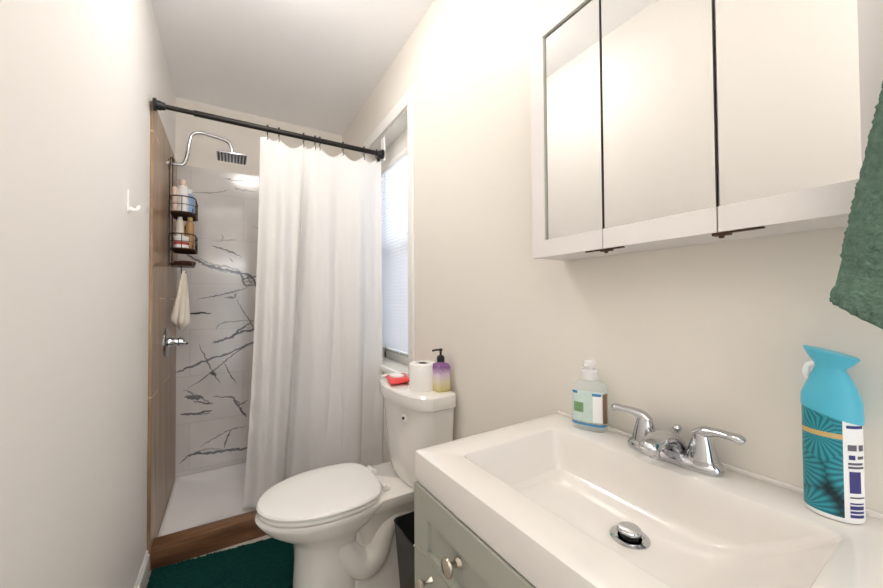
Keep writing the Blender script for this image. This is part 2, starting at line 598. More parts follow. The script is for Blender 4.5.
# far shower wall: marble-look tile with its dark veins laid into the same mesh
bm = nb()
YT = YB - 0.012
add_box(bm, WX, XR, YT, YB, 0.0, TZ)
VEINS = [
    ([(-0.29, 1.53), (-0.205, 1.475), (-0.138, 1.433), (-0.029, 1.4), (0.069, 1.385), (0.136, 1.358), (0.171, 1.291), (0.25, 1.20)], 0.013, 1),
    ([(-0.198, 1.484), (-0.107, 1.443), (-0.005, 1.42), (0.077, 1.395)], 0.008, 2),
    ([(-0.16, 1.435), (-0.06, 1.40), (0.03, 1.385), (0.09, 1.36)], 0.008, 2),
    ([(0.06, 1.385), (0.085, 1.34), (0.094, 1.299), (0.171, 1.301)], 0.010, 1),
    ([(0.073, 1.337), (0.12, 1.352), (0.174, 1.363)], 0.009, 1), ([(0.08, 1.32), (0.13, 1.325), (0.19, 1.312)], 0.010, 2),
    ([(0.10, 1.38), (0.125, 1.33), (0.15, 1.30)], 0.009, 2),
    ([(-0.182, 1.201), (-0.075, 1.223), (0.028, 1.251), (0.12, 1.28)], 0.007, 1),
    ([(-0.028, 1.208), (0.029, 1.213), (0.045, 1.245)], 0.010, 1),
    ([(-0.1, 1.597), (-0.029, 1.603), (0.044, 1.618)], 0.008, 2), ([(-0.045, 1.648), (-0.037, 1.602)], 0.006, 2),
    ([(-0.1, 1.56), (-0.029, 1.541), (0.077, 1.496)], 0.009, 1), ([(0.0, 1.49), (0.028, 1.45)], 0.006, 2),
    ([(-0.222, 1.903), (-0.078, 1.929), (-0.007, 1.955)], 0.006, 2), ([(0.03, 1.985), (0.059, 1.973), (0.169, 1.97)], 0.010, 2),
    ([(-0.03, 2.04), (0.03, 2.03), (0.11, 2.045)], 0.007, 1),
    ([(0.045, 1.2), (0.08, 1.123), (0.134, 1.03), (0.17, 0.97)], 0.005, 1),
    ([(-0.25, 1.105), (-0.106, 1.109)], 0.007, 1),
    ([(-0.10, 0.905), (-0.074, 0.911), (0.002, 0.93), (0.063, 0.966), (0.152, 0.982), (0.24, 1.03)], 0.012, 1),
    ([(0.002, 0.93), (0.07, 0.99), (0.152, 1.05)], 0.009, 1),
    ([(-0.29, 0.73), (-0.271, 0.733), (-0.154, 0.781), (-0.006, 0.827), (0.152, 0.892), (0.3, 0.93)], 0.010, 1),
    ([(-0.232, 0.61), (-0.097, 0.708), (-0.031, 0.77), (0.063, 0.841), (0.152, 0.886)], 0.006, 1),
    ([(-0.171, 0.902), (-0.122, 0.778), (-0.081, 0.687), (-0.047, 0.624)], 0.006, 1), ([(-0.11, 0.71), (-0.07, 0.685)], 0.016, 1),
    ([(-0.04, 0.78), (0.046, 0.612)], 0.006, 1),
    ([(-0.255, 0.613), (-0.185, 0.565), (-0.096, 0.495)], 0.010, 2), ([(-0.247, 0.565), (-0.20, 0.555), (-0.145, 0.541)], 0.022, 1),
    ([(-0.20, 0.53), (-0.14, 0.505), (-0.09, 0.50)], 0.010, 1),
    ([(-0.269, 0.456), (-0.184, 0.446), (-0.093, 0.452)], 0.013, 1), ([(-0.2, 0.44), (-0.1, 0.43)], 0.007, 2),
    ([(-0.089, 0.542), (0.021, 0.52), (0.055, 0.461), (0.117, 0.492)], 0.008, 1), ([(0.03, 0.50), (0.07, 0.46)], 0.02, 2),
    ([(0.055, 0.461), (0.109, 0.372)], 0.010, 1),
    ([(-0.275, 0.14), (-0.206, 0.182), (-0.103, 0.168), (-0.004, 0.165), (0.1, 0.152), (0.2, 0.16)], 0.012, 1),
    ([(-0.206, 0.182), (-0.13, 0.20), (-0.03, 0.175)], 0.007, 2),
    ([(-0.168, 0.22), (-0.071, 0.267), (0.021, 0.304), (0.109, 0.307)], 0.008, 2), ([(-0.029, 0.18), (0.013, 0.3)], 0.008, 1),
    ([(-0.074, 0.989), (-0.041, 1.037), (0.152, 1.05)], 0.007, 2), ([(-0.234, 1.107), (-0.099, 1.107)], 0.008, 1),
    ([(0.15, 1.72), (0.32, 1.63), (0.5, 1.66), (0.77, 1.5)], 0.009, 2), ([(0.2, 1.2), (0.4, 1.1), (0.6, 1.15), (0.77, 1.0)], 0.01, 1),
    ([(0.12, 0.3), (0.35, 0.42), (0.6, 0.36), (0.77, 0.45)], 0.01, 1), ([(0.3, 0.93), (0.5, 0.8), (0.77, 0.75)], 0.009, 1),
]
rv = random.Random(3)
for pts, w, mi in VEINS:
    P = smooth_path([(x, 0, z) for x, z in pts], 7)
    m_ = len(P)
    L, R = [], []
    for i, q in enumerate(P):
        t = (P[min(i + 1, m_ - 1)] - P[max(i - 1, 0)]).normalized()
        nrm = Vector((-t.z, 0, t.x))
        e = min(1.0, 0.25 + 3.2 * min(i, m_ - 1 - i) / m_)
        q = q + nrm * rv.uniform(-1, 1) * 0.004
        a, b = w * e * rv.uniform(0.3, 0.95), w * e * rv.uniform(0.3, 0.95)
        y = YT - 0.0004 - 0.0001 * (mi == 1)
        L.append(bm.verts.new((q.x + nrm.x * a, y, q.z + nrm.z * a)))
        R.append(bm.verts.new((q.x - nrm.x * b, y, q.z - nrm.z * b)))
    for i in range(m_ - 1):
        f = bm.faces.new((L[i], L[i + 1], R[i + 1], R[i]))
        f.material_index = mi
struct('wall_far_tile', bm, [M['marble'], M['vein'], M['vein2']], 'far shower wall of grey-veined white marble-look tiles', smooth=False)
bm = nb()
add_box(bm, XR - 0.010, XR, 2.30, YT, 0.0, TZ)
add_box(bm, XR - 0.010, XR, 2.008, 2.30, 0.0, WZ0 - 0.002)
struct('wall_right_tile', bm, M['woodtile'], smooth=False)

# shower pan and curb
bm = nb()
X0, X1, Y0, Y1 = WX + 0.001, XR - 0.011, 2.092, YT - 0.001
loft(bm, [rrect(X0, X1, Y0, Y1, 0.004, 0.0), rrect(X0, X1, Y0, Y1, 0.004, 0.052), rrect(X0 + 0.006, X1 - 0.006, Y0 + 0.006, Y1 - 0.006, 0.004, 0.056),
          rrect(X0 + 0.022, X1 - 0.022, Y0 + 0.022, Y1 - 0.022, 0.02, 0.056), rrect(X0 + 0.034, X1 - 0.034, Y0 + 0.034, Y1 - 0.034, 0.03, 0.046),
          rrect(X0 + 0.30, X1 - 0.30, Y0 + 0.24, Y1 - 0.24, 0.06, 0.040)])
pan = tag(obj('shower_pan', bm, M['pan'], origin=(0.24, 2.47, 0.0)), 'white acrylic shower floor pan behind the wooden curb', 'shower pan')
bm = nb()
add_box(bm, WX + 0.001, XR - 0.002, 2.010, 2.0915, 0.0, 0.1, 0.003, 2)
curb = tag(obj('shower_curb', bm, M['woodcurb'], origin=(0.24, 2.05, 0.0)), 'brown wood-look curb in front of the white shower pan', 'shower curb')

# ------------------------------------------------------------------ window
w = bpy.data.objects.new('window_1', None)
COL.objects.link(w)
w.location = (XR, 1.9, WZ0)
w['kind'] = 'structure'
w['label'] = 'narrow window with white casing beside the shower curtain'
ORG['window_1'] = tuple(w.location)
bm = nb()
add_box(bm, XR - 0.010, XR - 0.0005, 1.567, WY0 - 0.004, 0.74, 2.255, 0.002)
add_box(bm, XR - 0.008, XR - 0.0005, WY0 - 0.004, 2.30, WZ1 + 0.012, 2.255, 0.002)
obj('window_casing', bm, M['trim'], w)
XI = 0.874
bm = nb()                                               # jamb lining of the recess
add_box(bm, XR, XI + 0.07, WY0 - 0.004, WY0 + 0.004, WZ0, WZ1)
add_box(bm, XR, XI + 0.07, WY0, WY1, WZ1 - 0.004, WZ1 + 0.004)
obj('window_jamb', bm, M['trim'], w)
bm = nb()
add_box(bm, XI, XI + 0.03, WY0, WY1, 2.028, WZ1, 0.002)
add_box(bm, XI, XI + 0.03, WY0, WY0 + 0.05, WZ0, WZ1, 0.002)
add_box(bm, XI, XI + 0.03, WY1 - 0.05, WY1, WZ0, WZ1, 0.002)
obj('window_frame', bm, M['trim'], w)
bm = nb()
add_box(bm, XI + 0.032, XI + 0.056, WY0 + 0.03, WY1 - 0.03, 1.475, 1.525, 0.002)
add_box(bm, XI + 0.032, XI + 0.056, WY0 + 0.03, WY1 - 0.03, 0.80, 0.865, 0.002)
add_box(bm, XI + 0.032, XI + 0.056, WY0 + 0.03, WY0 + 0.07, 0.80, 2.15, 0.002)
add_box(bm, XI + 0.032, XI + 0.056, WY1 - 0.07, WY1 - 0.03, 0.80, 2.15, 0.002)
obj('sash', bm, M['trim'], w)
obj('window_glass', add_box(nb(), XI + 0.058, XI + 0.062, WY0 + 0.01, WY1 - 0.01, 0.81, 2.16), M['glass'], w, smooth=False)
obj('insect_screen', add_box(nb(), XI + 0.068, XI + 0.069, WY0 + 0.01, WY1 - 0.01, 0.81, 1.50), M['screen'], w, smooth=False)
bm = nb()
add_box(bm, XR - 0.022, XI + 0.034, WY0 - 0.02, WY1 + 0.02, 0.772, 0.799, 0.004)
obj('window_sill', bm, M['trim'], w)

bl = thing('window_blind', 'white horizontal slat blind hanging in the window recess', 'blind', (XI - 0.014, 1.95, 0.85))
BY0, BY1 = WY0 + 0.012, WY1 - 0.012
obj('headrail', add_box(nb(), XI - 0.036, XI - 0.003, BY0, BY1, 1.998, 2.030, 0.003), M['trim'], bl)
bm = nb()
z = 0.905
while z < 1.985:
    d = 0.0122
    vs = []
    for k in range(5):                                     # slightly crowned slat tilted almost closed
        s = -1 + 0.5 * k
        vs.append((XI - 0.016 + 0.45 * d * s - 0.0012 * (1 - s * s), 0, z + d * 0.98 * s))
    a = [[bm.verts.new((x, y, zz)) for x, _, zz in vs] for y in (BY0, BY1)]
    for k in range(4):
        bm.faces.new((a[0][k], a[1][k], a[1][k + 1], a[0][k + 1]))
    z += 0.0205
obj('slats', bm, M['slat'], bl)
obj('bottom_rail', add_box(nb(), XI - 0.027, XI - 0.005, BY0, BY1, 0.868, 0.880, 0.003), M['greypaint'], bl, label='grey bottom rail of the blind')
bm = nb()
for y in (1.88, 2.12):
    tube(bm, [(XI - 0.029, y, 0.87), (XI - 0.029, y, 2.00)], 0.0008, 6)
obj('ladder_cord', bm, M['white'], bl)

# ------------------------------------------------------------------ ceiling lamp (above the frame, gives the main light)
lp = thing('ceiling_lamp', 'round flush ceiling lamp above the toilet', 'lamp', (0.17, 1.33, ZC))
lathe(bm := nb(), [(0.085, -0.020), (0.088, -0.016), (0.088, -0.003), (0.084, 0.0), (0.02, 0.0)], (0.17, 1.33, ZC), n=40)
obj('lamp_base', bm, M['lampbase'], lp)
glow = bpy.data.materials.new('lamp_diffuser')
glow.use_nodes = True
gb = glow.node_tree.nodes['Principled BSDF']
gb.inputs['Emission Color'].default_value = (1.0, 0.955, 0.905, 1)
gb.inputs['Emission Strength'].default_value = LAMP_STRENGTH
lathe(bm := nb(), [(0.01, -0.075), (0.10, -0.073), (0.120, -0.066), (0.128, -0.055), (0.128, -0.0205), (0.01, -0.0205)], (0.17, 1.33, ZC), n=40)
obj('diffuser', bm, glow, lp)

# ------------------------------------------------------------------ curtain rod, hooks, curtain
RY, RZ = 1.99, 2.062
rod = thing('curtain_rod', 'black tension rod carrying the white shower curtain', 'curtain rod', (0.24, RY, RZ))
lathe(bm := nb(), [(0.0105, 0), (0.0105, 0.175)], (WX + 0.006, RY, RZ), (1, 0, 0), 20)
obj('inner_tube', bm, M['darkmetal'], rod)
lathe(bm := nb(), [(0.011, 0), (0.0135, 0.001), (0.0135, 0.915), (0.011, 0.916)], (-0.145, RY, RZ), (1, 0, 0), 20)
obj('outer_tube', bm, M['darkmetal'], rod)
for x, s in ((WX + 0.0005, 1), (0.7925, -1)):
    lathe(bm := nb(), [(0.027, 0), (0.028, 0.004), (0.028, 0.010), (0.021, 0.013), (0.020, 0.026), (0.017, 0.030), (0.016, 0.042), (0.012, 0.043)],
          (x, RY, RZ), (s, 0, 0), 24)
    obj('end_flange', bm, M['black'], rod)
obj('mounting_block', add_box(nb(), 0.793, 0.803, RY - 0.012, RY + 0.04, RZ - 0.034, WZ1 - 0.005, 0.002), M['trim'], rod,
    label='white block under the window head')

HX = [0.166, 0.219, 0.340, 0.399, 0.424, 0.551, 0.674, 0.752]
ORD = ['first hook from the left', 'second hook from the left', 'third hook from the left', 'fourth hook from the left',
       'fifth hook from the left', 'third hook from the right', 'second hook from the right', 'last hook at the window end']
for x, od in zip(HX, ORD):
    bm = nb()
    torus(bm, (x, RY, RZ - 0.006), (1, 0, 0.0), 0.0205, 0.0017, 22, 6)
    tube(bm, [(x, RY, RZ - 0.026), (x, RY - 0.004, RZ - 0.036), (x, RY - 0.010, RZ - 0.050), (x, RY - 0.004, RZ - 0.055), (x, RY + 0.006, RZ - 0.05)], 0.0016, 6, 4)
    lathe(bm, [(0.001, -0.005), (0.004, -0.0035), (0.005, 0), (0.004, 0.0035), (0.001, 0.005)], (x, RY, RZ + 0.018), (0, 0, 1), 10)
    tag(obj('curtain_hook', bm, M['darkmetal'], origin=(x, RY, RZ)), 'dark metal curtain hook on the black rod, ' + od, 'curtain hook',
        'hooks holding the shower curtain')


def curtain():
    bm = nb()
    nu, nv = 230, 130
    xs_top = (0.133, 0.783)
    knots = [0.133] + HX + [0.783]
    V = []
    for j in range(nv + 1):
        v = j / nv
        row = []
        for i in range(nu + 1):
            u = i / nu
            xt = xs_top[0] + (xs_top[1] - xs_top[0]) * u
            # scalloped top edge, sagging between hooks
            sag = 0.012
            for a, b in zip(knots[:-1], knots[1:]):
                if a <= xt <= b:
                    tt = (xt - a) / (b - a)
                    wid = b - a
                    sag = 0.004 + 0.30 * wid * math.sin(PI * tt) ** 1.2
            if xt < knots[1]:
                sag = 0.004 + 0.25 * (knots[1] - xt)
            ztop = RZ - 0.033 - sag
            zbot = 0.062 + 0.006 * math.sin(u * 21) + 0.055 * min(1, max(0, (u - 0.30) / 0.12))
            z = ztop + (zbot - ztop) * v
            # flare at the bottom left
            left = 0.133 - 0.012 * v - 0.056 * v ** 2.2
            right = 0.782
            x = left + (right - left) * u
            ph = 0.35 * math.sin(3.1 * v + 5 * u)
            A = 0.012 + 0.013 * min(1, v * 2.2)
            y = A * math.sin(2 * PI * (3.4 * u + 0.08 * v) + 0.9 + ph)
            y += 0.28 * A * math.sin(2 * PI * (8.3 * u - 0.20 * v) + 1.9)
            # the sharp crease running down the middle
            uc = 0.345 - 0.05 * v
            y += 0.058 * math.exp(-((u - uc) / 0.022) ** 2) * (0.45 + 0.55 * min(1, v * 3)) * (1 - 0.25 * v)
            y -= 0.020 * math.exp(-((u - uc - 0.065) / 0.045) ** 2) * min(1, 0.3 + v * 2)
            # a soft tuck near the left edge
            y += 0.016 * math.exp(-((u - 0.12) / 0.03) ** 2) * min(1, v * 2)
            y += 0.006 * mn.noise(Vector((u * 7, v * 12, 3.0))) * (0.3 + v)
            pk = max(0, 1 - u / 0.25)
            y += 0.016 * pk * v * mn.noise(Vector((u * 12, v * 24, 8.0)))
            y *= min(1.0, 0.25 + v * 4)
            # tucked behind the curb on the left, hanging straight on the right
            inn = max(0.0, min(1.0, (0.75 - u) / 0.5))
            inn = inn * inn * (3 - 2 * inn)
            y = RY + 0.005 + (0.012 + 0.165 * inn) * v ** 0.9 + y
            if z < 0.13 and u < 0.40:
                y = max(y, 2.100)
            if u > 0.45:
                y = min(y, 2.006 + 0.12 * inn + 0.03 * (1 - v))
            row.append(bm.verts.new((x, y, z)))
        V.append(row)
    for j in range(nv):
        for i in range(nu):
            bm.faces.new((V[j][i], V[j][i + 1], V[j + 1][i + 1], V[j + 1][i]))
    o = obj('shower_curtain', bm, M['curtain'], origin=(0.45, RY, 0.06), angle=180)
    s = o.modifiers.new('thickness', 'SOLIDIFY')
    s.thickness = 0.0012
    return o


tag(curtain(), 'white fabric shower curtain hanging in folds from the black rod', 'shower curtain')

# ------------------------------------------------------------------ shower head, valve, caddy
SY = 2.46
sh = thing('rain_shower', 'chrome square rain shower head on a swan-neck arm', 'shower head', (WX, SY, 1.955))
lathe(bm := nb(), [(0.030, 0), (0.030, 0.004), (0.022, 0.010), (0.013, 0.014)], (WX + 0.0005, SY, 1.955), (1, 0, 0), 24)
obj('wall_flange', bm, M['chrome'], sh)
tube(bm := nb(), [(WX + 0.008, SY, 1.955), (-0.25, SY, 1.957), (-0.222, SY, 1.968), (-0.207, SY, 2.02), (-0.195, SY, 2.11), (-0.180, SY, 2.148),
                  (-0.145, SY, 2.163), (-0.09, SY, 2.158), (-0.035, SY, 2.150), (-0.005, SY, 2.136), (0.010, SY, 2.10), (0.012, SY, 2.068)], 0.0095, 14, 6)
obj('arm', bm, M['chrome'], sh)
lathe(bm := nb(), [(0.020, 0), (0.016, 0.008), (0.013, 0.016), (0.012, 0.022)], (0.012, SY, 2.054), (0, 0, 1), 20)
obj('swivel', bm, M['chrome'], sh)
hp = obj('head_plate', add_box(nb(), -0.066, 0.090, SY - 0.078, SY + 0.078, 2.046, 2.056, 0.003), M['chrome'], sh)
bm = nb()
for i in range(9):
    x = -0.056 + i * 0.017
    add_box(bm, x - 0.0045, x + 0.0045, SY - 0.070, SY + 0.070, 2.0425, 2.0465, 0.001, 1)
obj('nozzle_strips', bm, M['ink'], hp, label='grey rubber nozzle strips under the plate')

va = thing('shower_valve', 'chrome shower valve lever on the wood-look wall', 'shower valve', (WX, 2.40, 0.965))
lathe(bm := nb(), [(0.078, 0), (0.078, 0.004), (0.072, 0.009), (0.03, 0.013)], (WX + 0.0005, 2.40, 0.965), (1, 0, 0), 32)
obj('escutcheon', bm, M['chrome'], va)
lathe(bm := nb(), [(0.027, 0), (0.026, 0.02), (0.02, 0.03), (0.02, 0.045), (0.024, 0.05), (0.023, 0.068), (0.014, 0.074)], (WX + 0.010, 2.40, 0.965), (1, 0, 0), 24)
obj('handle', bm, M['chrome'], va)
tube(bm := nb(), [(-0.222, 2.40, 0.965), (-0.210, 2.392, 0.962), (-0.196, 2.38, 0.955)], [0.011, 0.009, 0.007], 10, 3)
obj('lever', bm, M['chrome'], va)

CY = SY + 0.0
cad = thing('shower_caddy', 'bronze wire shower caddy hung from the shower arm', 'caddy', (WX, CY, 1.36))
XW = WX + 0.012
bm = nb()
r_ = 0.0032
tube(bm, [(XW + 0.0, CY - 0.055, 1.38), (XW, CY - 0.055, 1.90), (XW + 0.004, CY - 0.02, 1.985), (XW + 0.012, CY, 1.972), (XW + 0.004, CY + 0.02, 1.985), (XW, CY + 0.055, 1.90), (XW, CY + 0.055, 1.38)], r_, 8, 6)
obj('hanger', bm, M['bronze'], cad)


def basket(z, h, name):
    bm = nb()
    x0, x1, y0, y1 = XW + 0.004, XW + 0.118, CY - 0.125, CY + 0.125
    for zz, rr in ((z, 0.0034), (z + h * 0.5, 0.002), (z + h, 0.0034)):
        pts = [Vector(p) for p in rrect(x0, x1, y0, y1, 0.05, zz, 5)]
        tube(bm, pts + [pts[0]], rr, 7)
    for i in range(15):
        y = y0 + 0.022 + (y1 - y0 - 0.044) * i / 14
        inset = 0.0
        if i < 2 or i > 12:
            inset = 0.012
        tube(bm, [(x0, y, z), (x1 - inset, y, z), (x1 - inset, y, z + h * 0.3)], 0.0016, 5)
    for y, x in ((y0, (x0 + x1) / 2), (y1, (x0 + x1) / 2), (y0 + 0.06, x1), (y1 - 0.06, x1), (CY, x1)):
        tube(bm, [(x, y, z), (x, y, z + h)], 0.002, 6)
    return obj(name, bm, M['bronze'], cad)


basket(1.668, 0.085, 'upper_basket')
basket(1.470, 0.080, 'lower_basket')
bm = nb()
loft(bm, [rrect(XW + 0.004, XW + 0.105, CY - 0.08, CY + 0.08, 0.035, 1.382), rrect(XW + 0.002, XW + 0.110, CY - 0.085, CY + 0.085, 0.04, 1.394),
          rrect(XW + 0.007, XW + 0.104, CY - 0.079, CY + 0.079, 0.035, 1.394), rrect(XW + 0.010, XW + 0.10, CY - 0.074, CY + 0.074, 0.033, 1.387)])
obj('soap_tray', bm, M['bronze'], cad)
bm = nb()
tube(bm, [(XW + 0.055, CY - 0.06, 1.385), (XW + 0.055, CY - 0.06, 1.345), (XW + 0.065, CY - 0.06, 1.335), (XW + 0.075, CY - 0.06, 1.348)], 0.0028, 7, 4)
obj('hook', bm, M['bronze'], cad)


def bottle(name, label, x, y, z, prof, m, capm=None, capprof=None, squash=1.0, n=24, group=None):
    t = thing(name, label, 'bottle', (x, y, z), 0, group)
    loft(bm := nb(), [ell(x, y, z + h, r * squash, r, n) for r, h in prof])
    obj('body', bm, m, t)
    if capm:
        loft(bm := nb(), [ell(x, y, z + h, r, r, n) for r, h in capprof])
        obj('cap', bm, capm, t)
    return t


zb = 1.668 + 0.0035
bottle('shampoo_bottle', 'white bottle standing in the upper caddy basket', -0.222, 2.395, zb,
       [(0.024, 0), (0.027, 0.004), (0.027, 0.13), (0.020, 0.148), (0.012, 0.152)], M['white'], M['pink'],
       [(0.013, 0.152), (0.015, 0.154), (0.014, 0.182), (0.010, 0.185)])
bottle('shampoo_bottle', 'pale blue bottle standing in the upper caddy basket', -0.196, 2.455, zb,
       [(0.028, 0), (0.033, 0.006), (0.033, 0.085), (0.025, 0.115), (0.013, 0.125)], M['blueb'], M['white'],
       [(0.014, 0.125), (0.016, 0.127), (0.014, 0.15), (0.008, 0.153)], 0.8)
bottle('conditioner_bottle', 'clear white-capped bottle at the back of the upper basket', -0.228, 2.525, zb,
       [(0.027, 0), (0.031, 0.005), (0.031, 0.14), (0.022, 0.16), (0.013, 0.165)], M['softclear'], M['white'],
       [(0.015, 0.165), (0.017, 0.167), (0.015, 0.19), (0.008, 0.192)], 0.8)
bottle('lotion_bottle', 'small purple bottle between white and blue bottles', -0.243, 2.448, zb,
       [(0.014, 0), (0.016, 0.003), (0.016, 0.075), (0.011, 0.09)], M['purple'], M['white'],
       [(0.011, 0.09), (0.012, 0.091), (0.010, 0.11), (0.007, 0.112)])
bottle('lotion_bottle', 'slim pinkish bottle next to wood-look wall in upper basket', -0.256, 2.385, zb,
       [(0.010, 0), (0.012, 0.003), (0.012, 0.13), (0.008, 0.14)], M['pink'])
zb = 1.470 + 0.0035
bottle('body_wash_bottle', 'tall amber bottle standing in the lower caddy basket', -0.190, 2.43, zb,
       [(0.022, 0), (0.025, 0.004), (0.025, 0.14), (0.018, 0.158), (0.010, 0.163)], M['amber'], M['gold'],
       [(0.011, 0.163), (0.013, 0.165), (0.011, 0.184), (0.006, 0.186)], 0.8)
bottle('body_wash_bottle', 'tall cream bottle beside amber one in the lower basket', -0.236, 2.435, zb,
       [(0.018, 0), (0.020, 0.003), (0.020, 0.15), (0.014, 0.165)], M['cloth'], M['white'],
       [(0.011, 0.165), (0.012, 0.167), (0.010, 0.182), (0.006, 0.184)])
bottle('conditioner_bottle', 'brown-gold bottle at the back of lower caddy basket', -0.215, 2.525, zb,
       [(0.026, 0), (0.030, 0.004), (0.030, 0.11), (0.018, 0.128)], M['amber'], M['brown'],
       [(0.014, 0.128), (0.015, 0.13), (0.013, 0.15), (0.007, 0.152)], 0.8)
tub = thing('scrub_tub', 'low white and red tub in the lower caddy basket', 'tub', (-0.224, 2.372, zb))
lathe(bm := nb(), [(0.031, 0), (0.034, 0.003), (0.034, 0.048), (0.031, 0.05)], (-0.224, 2.372, zb), n=28)
obj('body', bm, M['white'], tub)
lathe(bm := nb(), [(0.0346, 0), (0.0346, 0.016)], (-0.224, 2.372, zb + 0.018), n=28)
obj('red_label', bm, M['tubred'], tub, label='red printed band')
lathe(bm := nb(), [(0.035, 0), (0.035, 0.012), (0.031, 0.015)], (-0.224, 2.372, zb + 0.05), n=28)
obj('lid', bm, M['white'], tub)
br = thing('wooden_brush', 'dark reddish brown brush lying on the caddy tray', 'brush', (-0.225, CY, 1.388))
tube(bm := nb(), [(-0.262, 2.42, 1.402), (-0.225, 2.425, 1.403), (-0.195, 2.43, 1.402), (-0.165, 2.436, 1.399)], [0.008, 0.017, 0.019, 0.016], 14, 4, flat=(1.0, 0.55))
obj('brush_back', bm, M['brown'], br)
bm = nb()
for i in range(5):
    for k in range(2):
        tube(bm, [(-0.245 + i * 0.017, 2.418 + k * 0.012, 1.397), (-0.245 + i * 0.017, 2.418 + k * 0.012, 1.3905)], 0.0035, 6)
obj('bristles', bm, M['cloth'], br)


def washcloth():
    bm = nb()
    rings = []
    n = 40
    cx, cy = XW + 0.066, CY - 0.06
    for k in range(22):
        t = k / 21
        z = 1.352 - 0.315 * t
        w = 0.006 + 0.034 * min(1, t * 1.25) ** 0.8
        if t > 0.86:
            w *= max(0.18, 1 - ((t - 0.86) / 0.14) ** 2 * 0.85)
        ring = []
        for i in range(n):
            a = 2 * PI * i / n
            rr = w * (1 + 0.18 * math.sin(5 * a + 2 * t) + 0.06 * math.sin(11 * a))
            ring.append((cx - 0.018 * t + rr * 0.95 * math.cos(a), cy + rr * 1.2 * math.sin(a), z - 0.012 * math.cos(a) * t))
        rings.append(ring)
    loft(bm, rings)
    return obj('washcloth', bm, M['cloth'], origin=(cx, cy, 1.35), angle=80)


tag(washcloth(), 'cream washcloth hanging below the shower caddy', 'washcloth')

hk = thing('adhesive_hook', 'small white adhesive hook on the bare left wall', 'hook', (XL, 1.62, 1.53))
obj('back_plate', add_box(nb(), XL + 0.0003, XL + 0.005, 1.605, 1.635, 1.495, 1.575, 0.002), M['white'], hk)
tube(bm := nb(), [(XL + 0.006, 1.62, 1.512), (XL + 0.018, 1.62, 1.505), (XL + 0.027, 1.62, 1.511), (XL + 0.030, 1.62, 1.524)], [0.008, 0.0075, 0.007, 0.0055], 12, 4)
obj('hook_prong', bm, M['white'], hk)

# ------------------------------------------------------------------ toilet
TC = 1.485
to = thing('toilet', 'white two-piece toilet with closed lid beside the grey vanity', 'toilet', (0.43, 1.433, 0))


TK = 0.965


def sized(bm):
    """comfort-height bowl: plan slightly smaller, bowl and tank standing a little taller"""
    for v in bm.verts:
        z = v.co.z
        v.co.x *= TK
        v.co.y *= TK
        v.co.z = z * 1.1304 if z < 0.25 else 1.18 - TK * (1.18 - z)
    return bm


def egg(xf, xb, hw, z, n=48, pb=2.6, wide=0.55):
    """egg outline, pointed (elongated) end at xf"""
    xm = xf + (xb - xf) * wide
    out = []
    for i in range(n):
        a = 2 * PI * i / n
        c, s = math.cos(a), math.sin(a)
        if c < 0:
            x = xm + (xm - xf) * c
            y = hw * s
        else:
            x = xm + (xb - xm) * math.copysign(abs(c) ** (2 / pb), c)
            y = hw * math.copysign(abs(s) ** (2 / pb), s)
        out.append((x, TC + y, z))
    return out


bm = nb()
rings = [egg(0.204, 0.47, 0.118, 0.0, pb=2.6, wide=0.5), egg(0.202, 0.47, 0.119, 0.012, wide=0.5), egg(0.212, 0.46, 0.110, 0.035, wide=0.5),
         egg(0.216, 0.455, 0.104, 0.12, wide=0.5), egg(0.220, 0.455, 0.103, 0.20, wide=0.5), egg(0.216, 0.46, 0.106, 0.245, wide=0.5),
         egg(0.198, 0.485, 0.122, 0.275), egg(0.152, 0.52, 0.148, 0.305), egg(0.112, 0.55, 0.168, 0.335), egg(0.092, 0.575, 0.180, 0.362),
         egg(0.084, 0.59, 0.186, 0.376), egg(0.088, 0.59, 0.184, 0.386), egg(0.100, 0.58, 0.172, 0.3902)]
loft(bm, rings)
# deck under the tank, tapering down into the back of the bowl
loft(bm, [rrect(0.46, 0.68, TC - 0.085, TC + 0.085, 0.05, 0.20), rrect(0.45, 0.72, TC - 0.105, TC + 0.105, 0.05, 0.27), rrect(0.44, 0.76, TC - 0.135, TC + 0.135, 0.04, 0.335),
          rrect(0.44, 0.768, TC - 0.150, TC + 0.150, 0.03, 0.352), rrect(0.44, 0.770, TC - 0.152, TC + 0.152, 0.03, 0.388), rrect(0.445, 0.766, TC - 0.146, TC + 0.146, 0.03, 0.392)])
# rear foot
loft(bm, [rrect(0.40, 0.70, TC - 0.115, TC + 0.115, 0.04, 0.0), rrect(0.40, 0.70, TC - 0.115, TC + 0.115, 0.04, 0.02), rrect(0.41, 0.69, TC - 0.085, TC + 0.085, 0.04, 0.04),
          rrect(0.42, 0.66, TC - 0.06, TC + 0.06, 0.04, 0.28)])
# the trapway bulging out on both sides
for s in (-1, 1):
    y = TC + s * 0.052
    tube(bm, [(0.36, y, 0.24), (0.42, y + s * 0.012, 0.17), (0.475, y + s * 0.018, 0.135), (0.53, y + s * 0.018, 0.16), (0.56, y + s * 0.016, 0.235), (0.605, y + s * 0.016, 0.295),
              (0.655, y + s * 0.012, 0.28), (0.675, y + s * 0.008, 0.20), (0.672, y, 0.10), (0.665, y, 0.02)], 0.050, 18, 6)
obj('bowl', sized(bm), M['porc'], to, angle=50)


def lidring(grow, z, n=64):
    """elongated lid outline: pointed front, straight back at the hinges"""
    xf, xb, hw = 0.090 - grow, 0.545 + grow, 0.188 + grow
    xm = 0.345
    out = []
    for i in range(n):
        a = 2 * PI * i / n
        c, s = math.cos(a), math.sin(a)
        if c < 0:
            x = xm + (xm - xf) * c
            y = hw * s
        else:
            x = xm + (xb - xm) * (abs(c) ** (2 / 3.2))
            y = hw * math.copysign(abs(s) ** (2 / 3.2), s)
        out.append((x, TC + y, z))
    return out


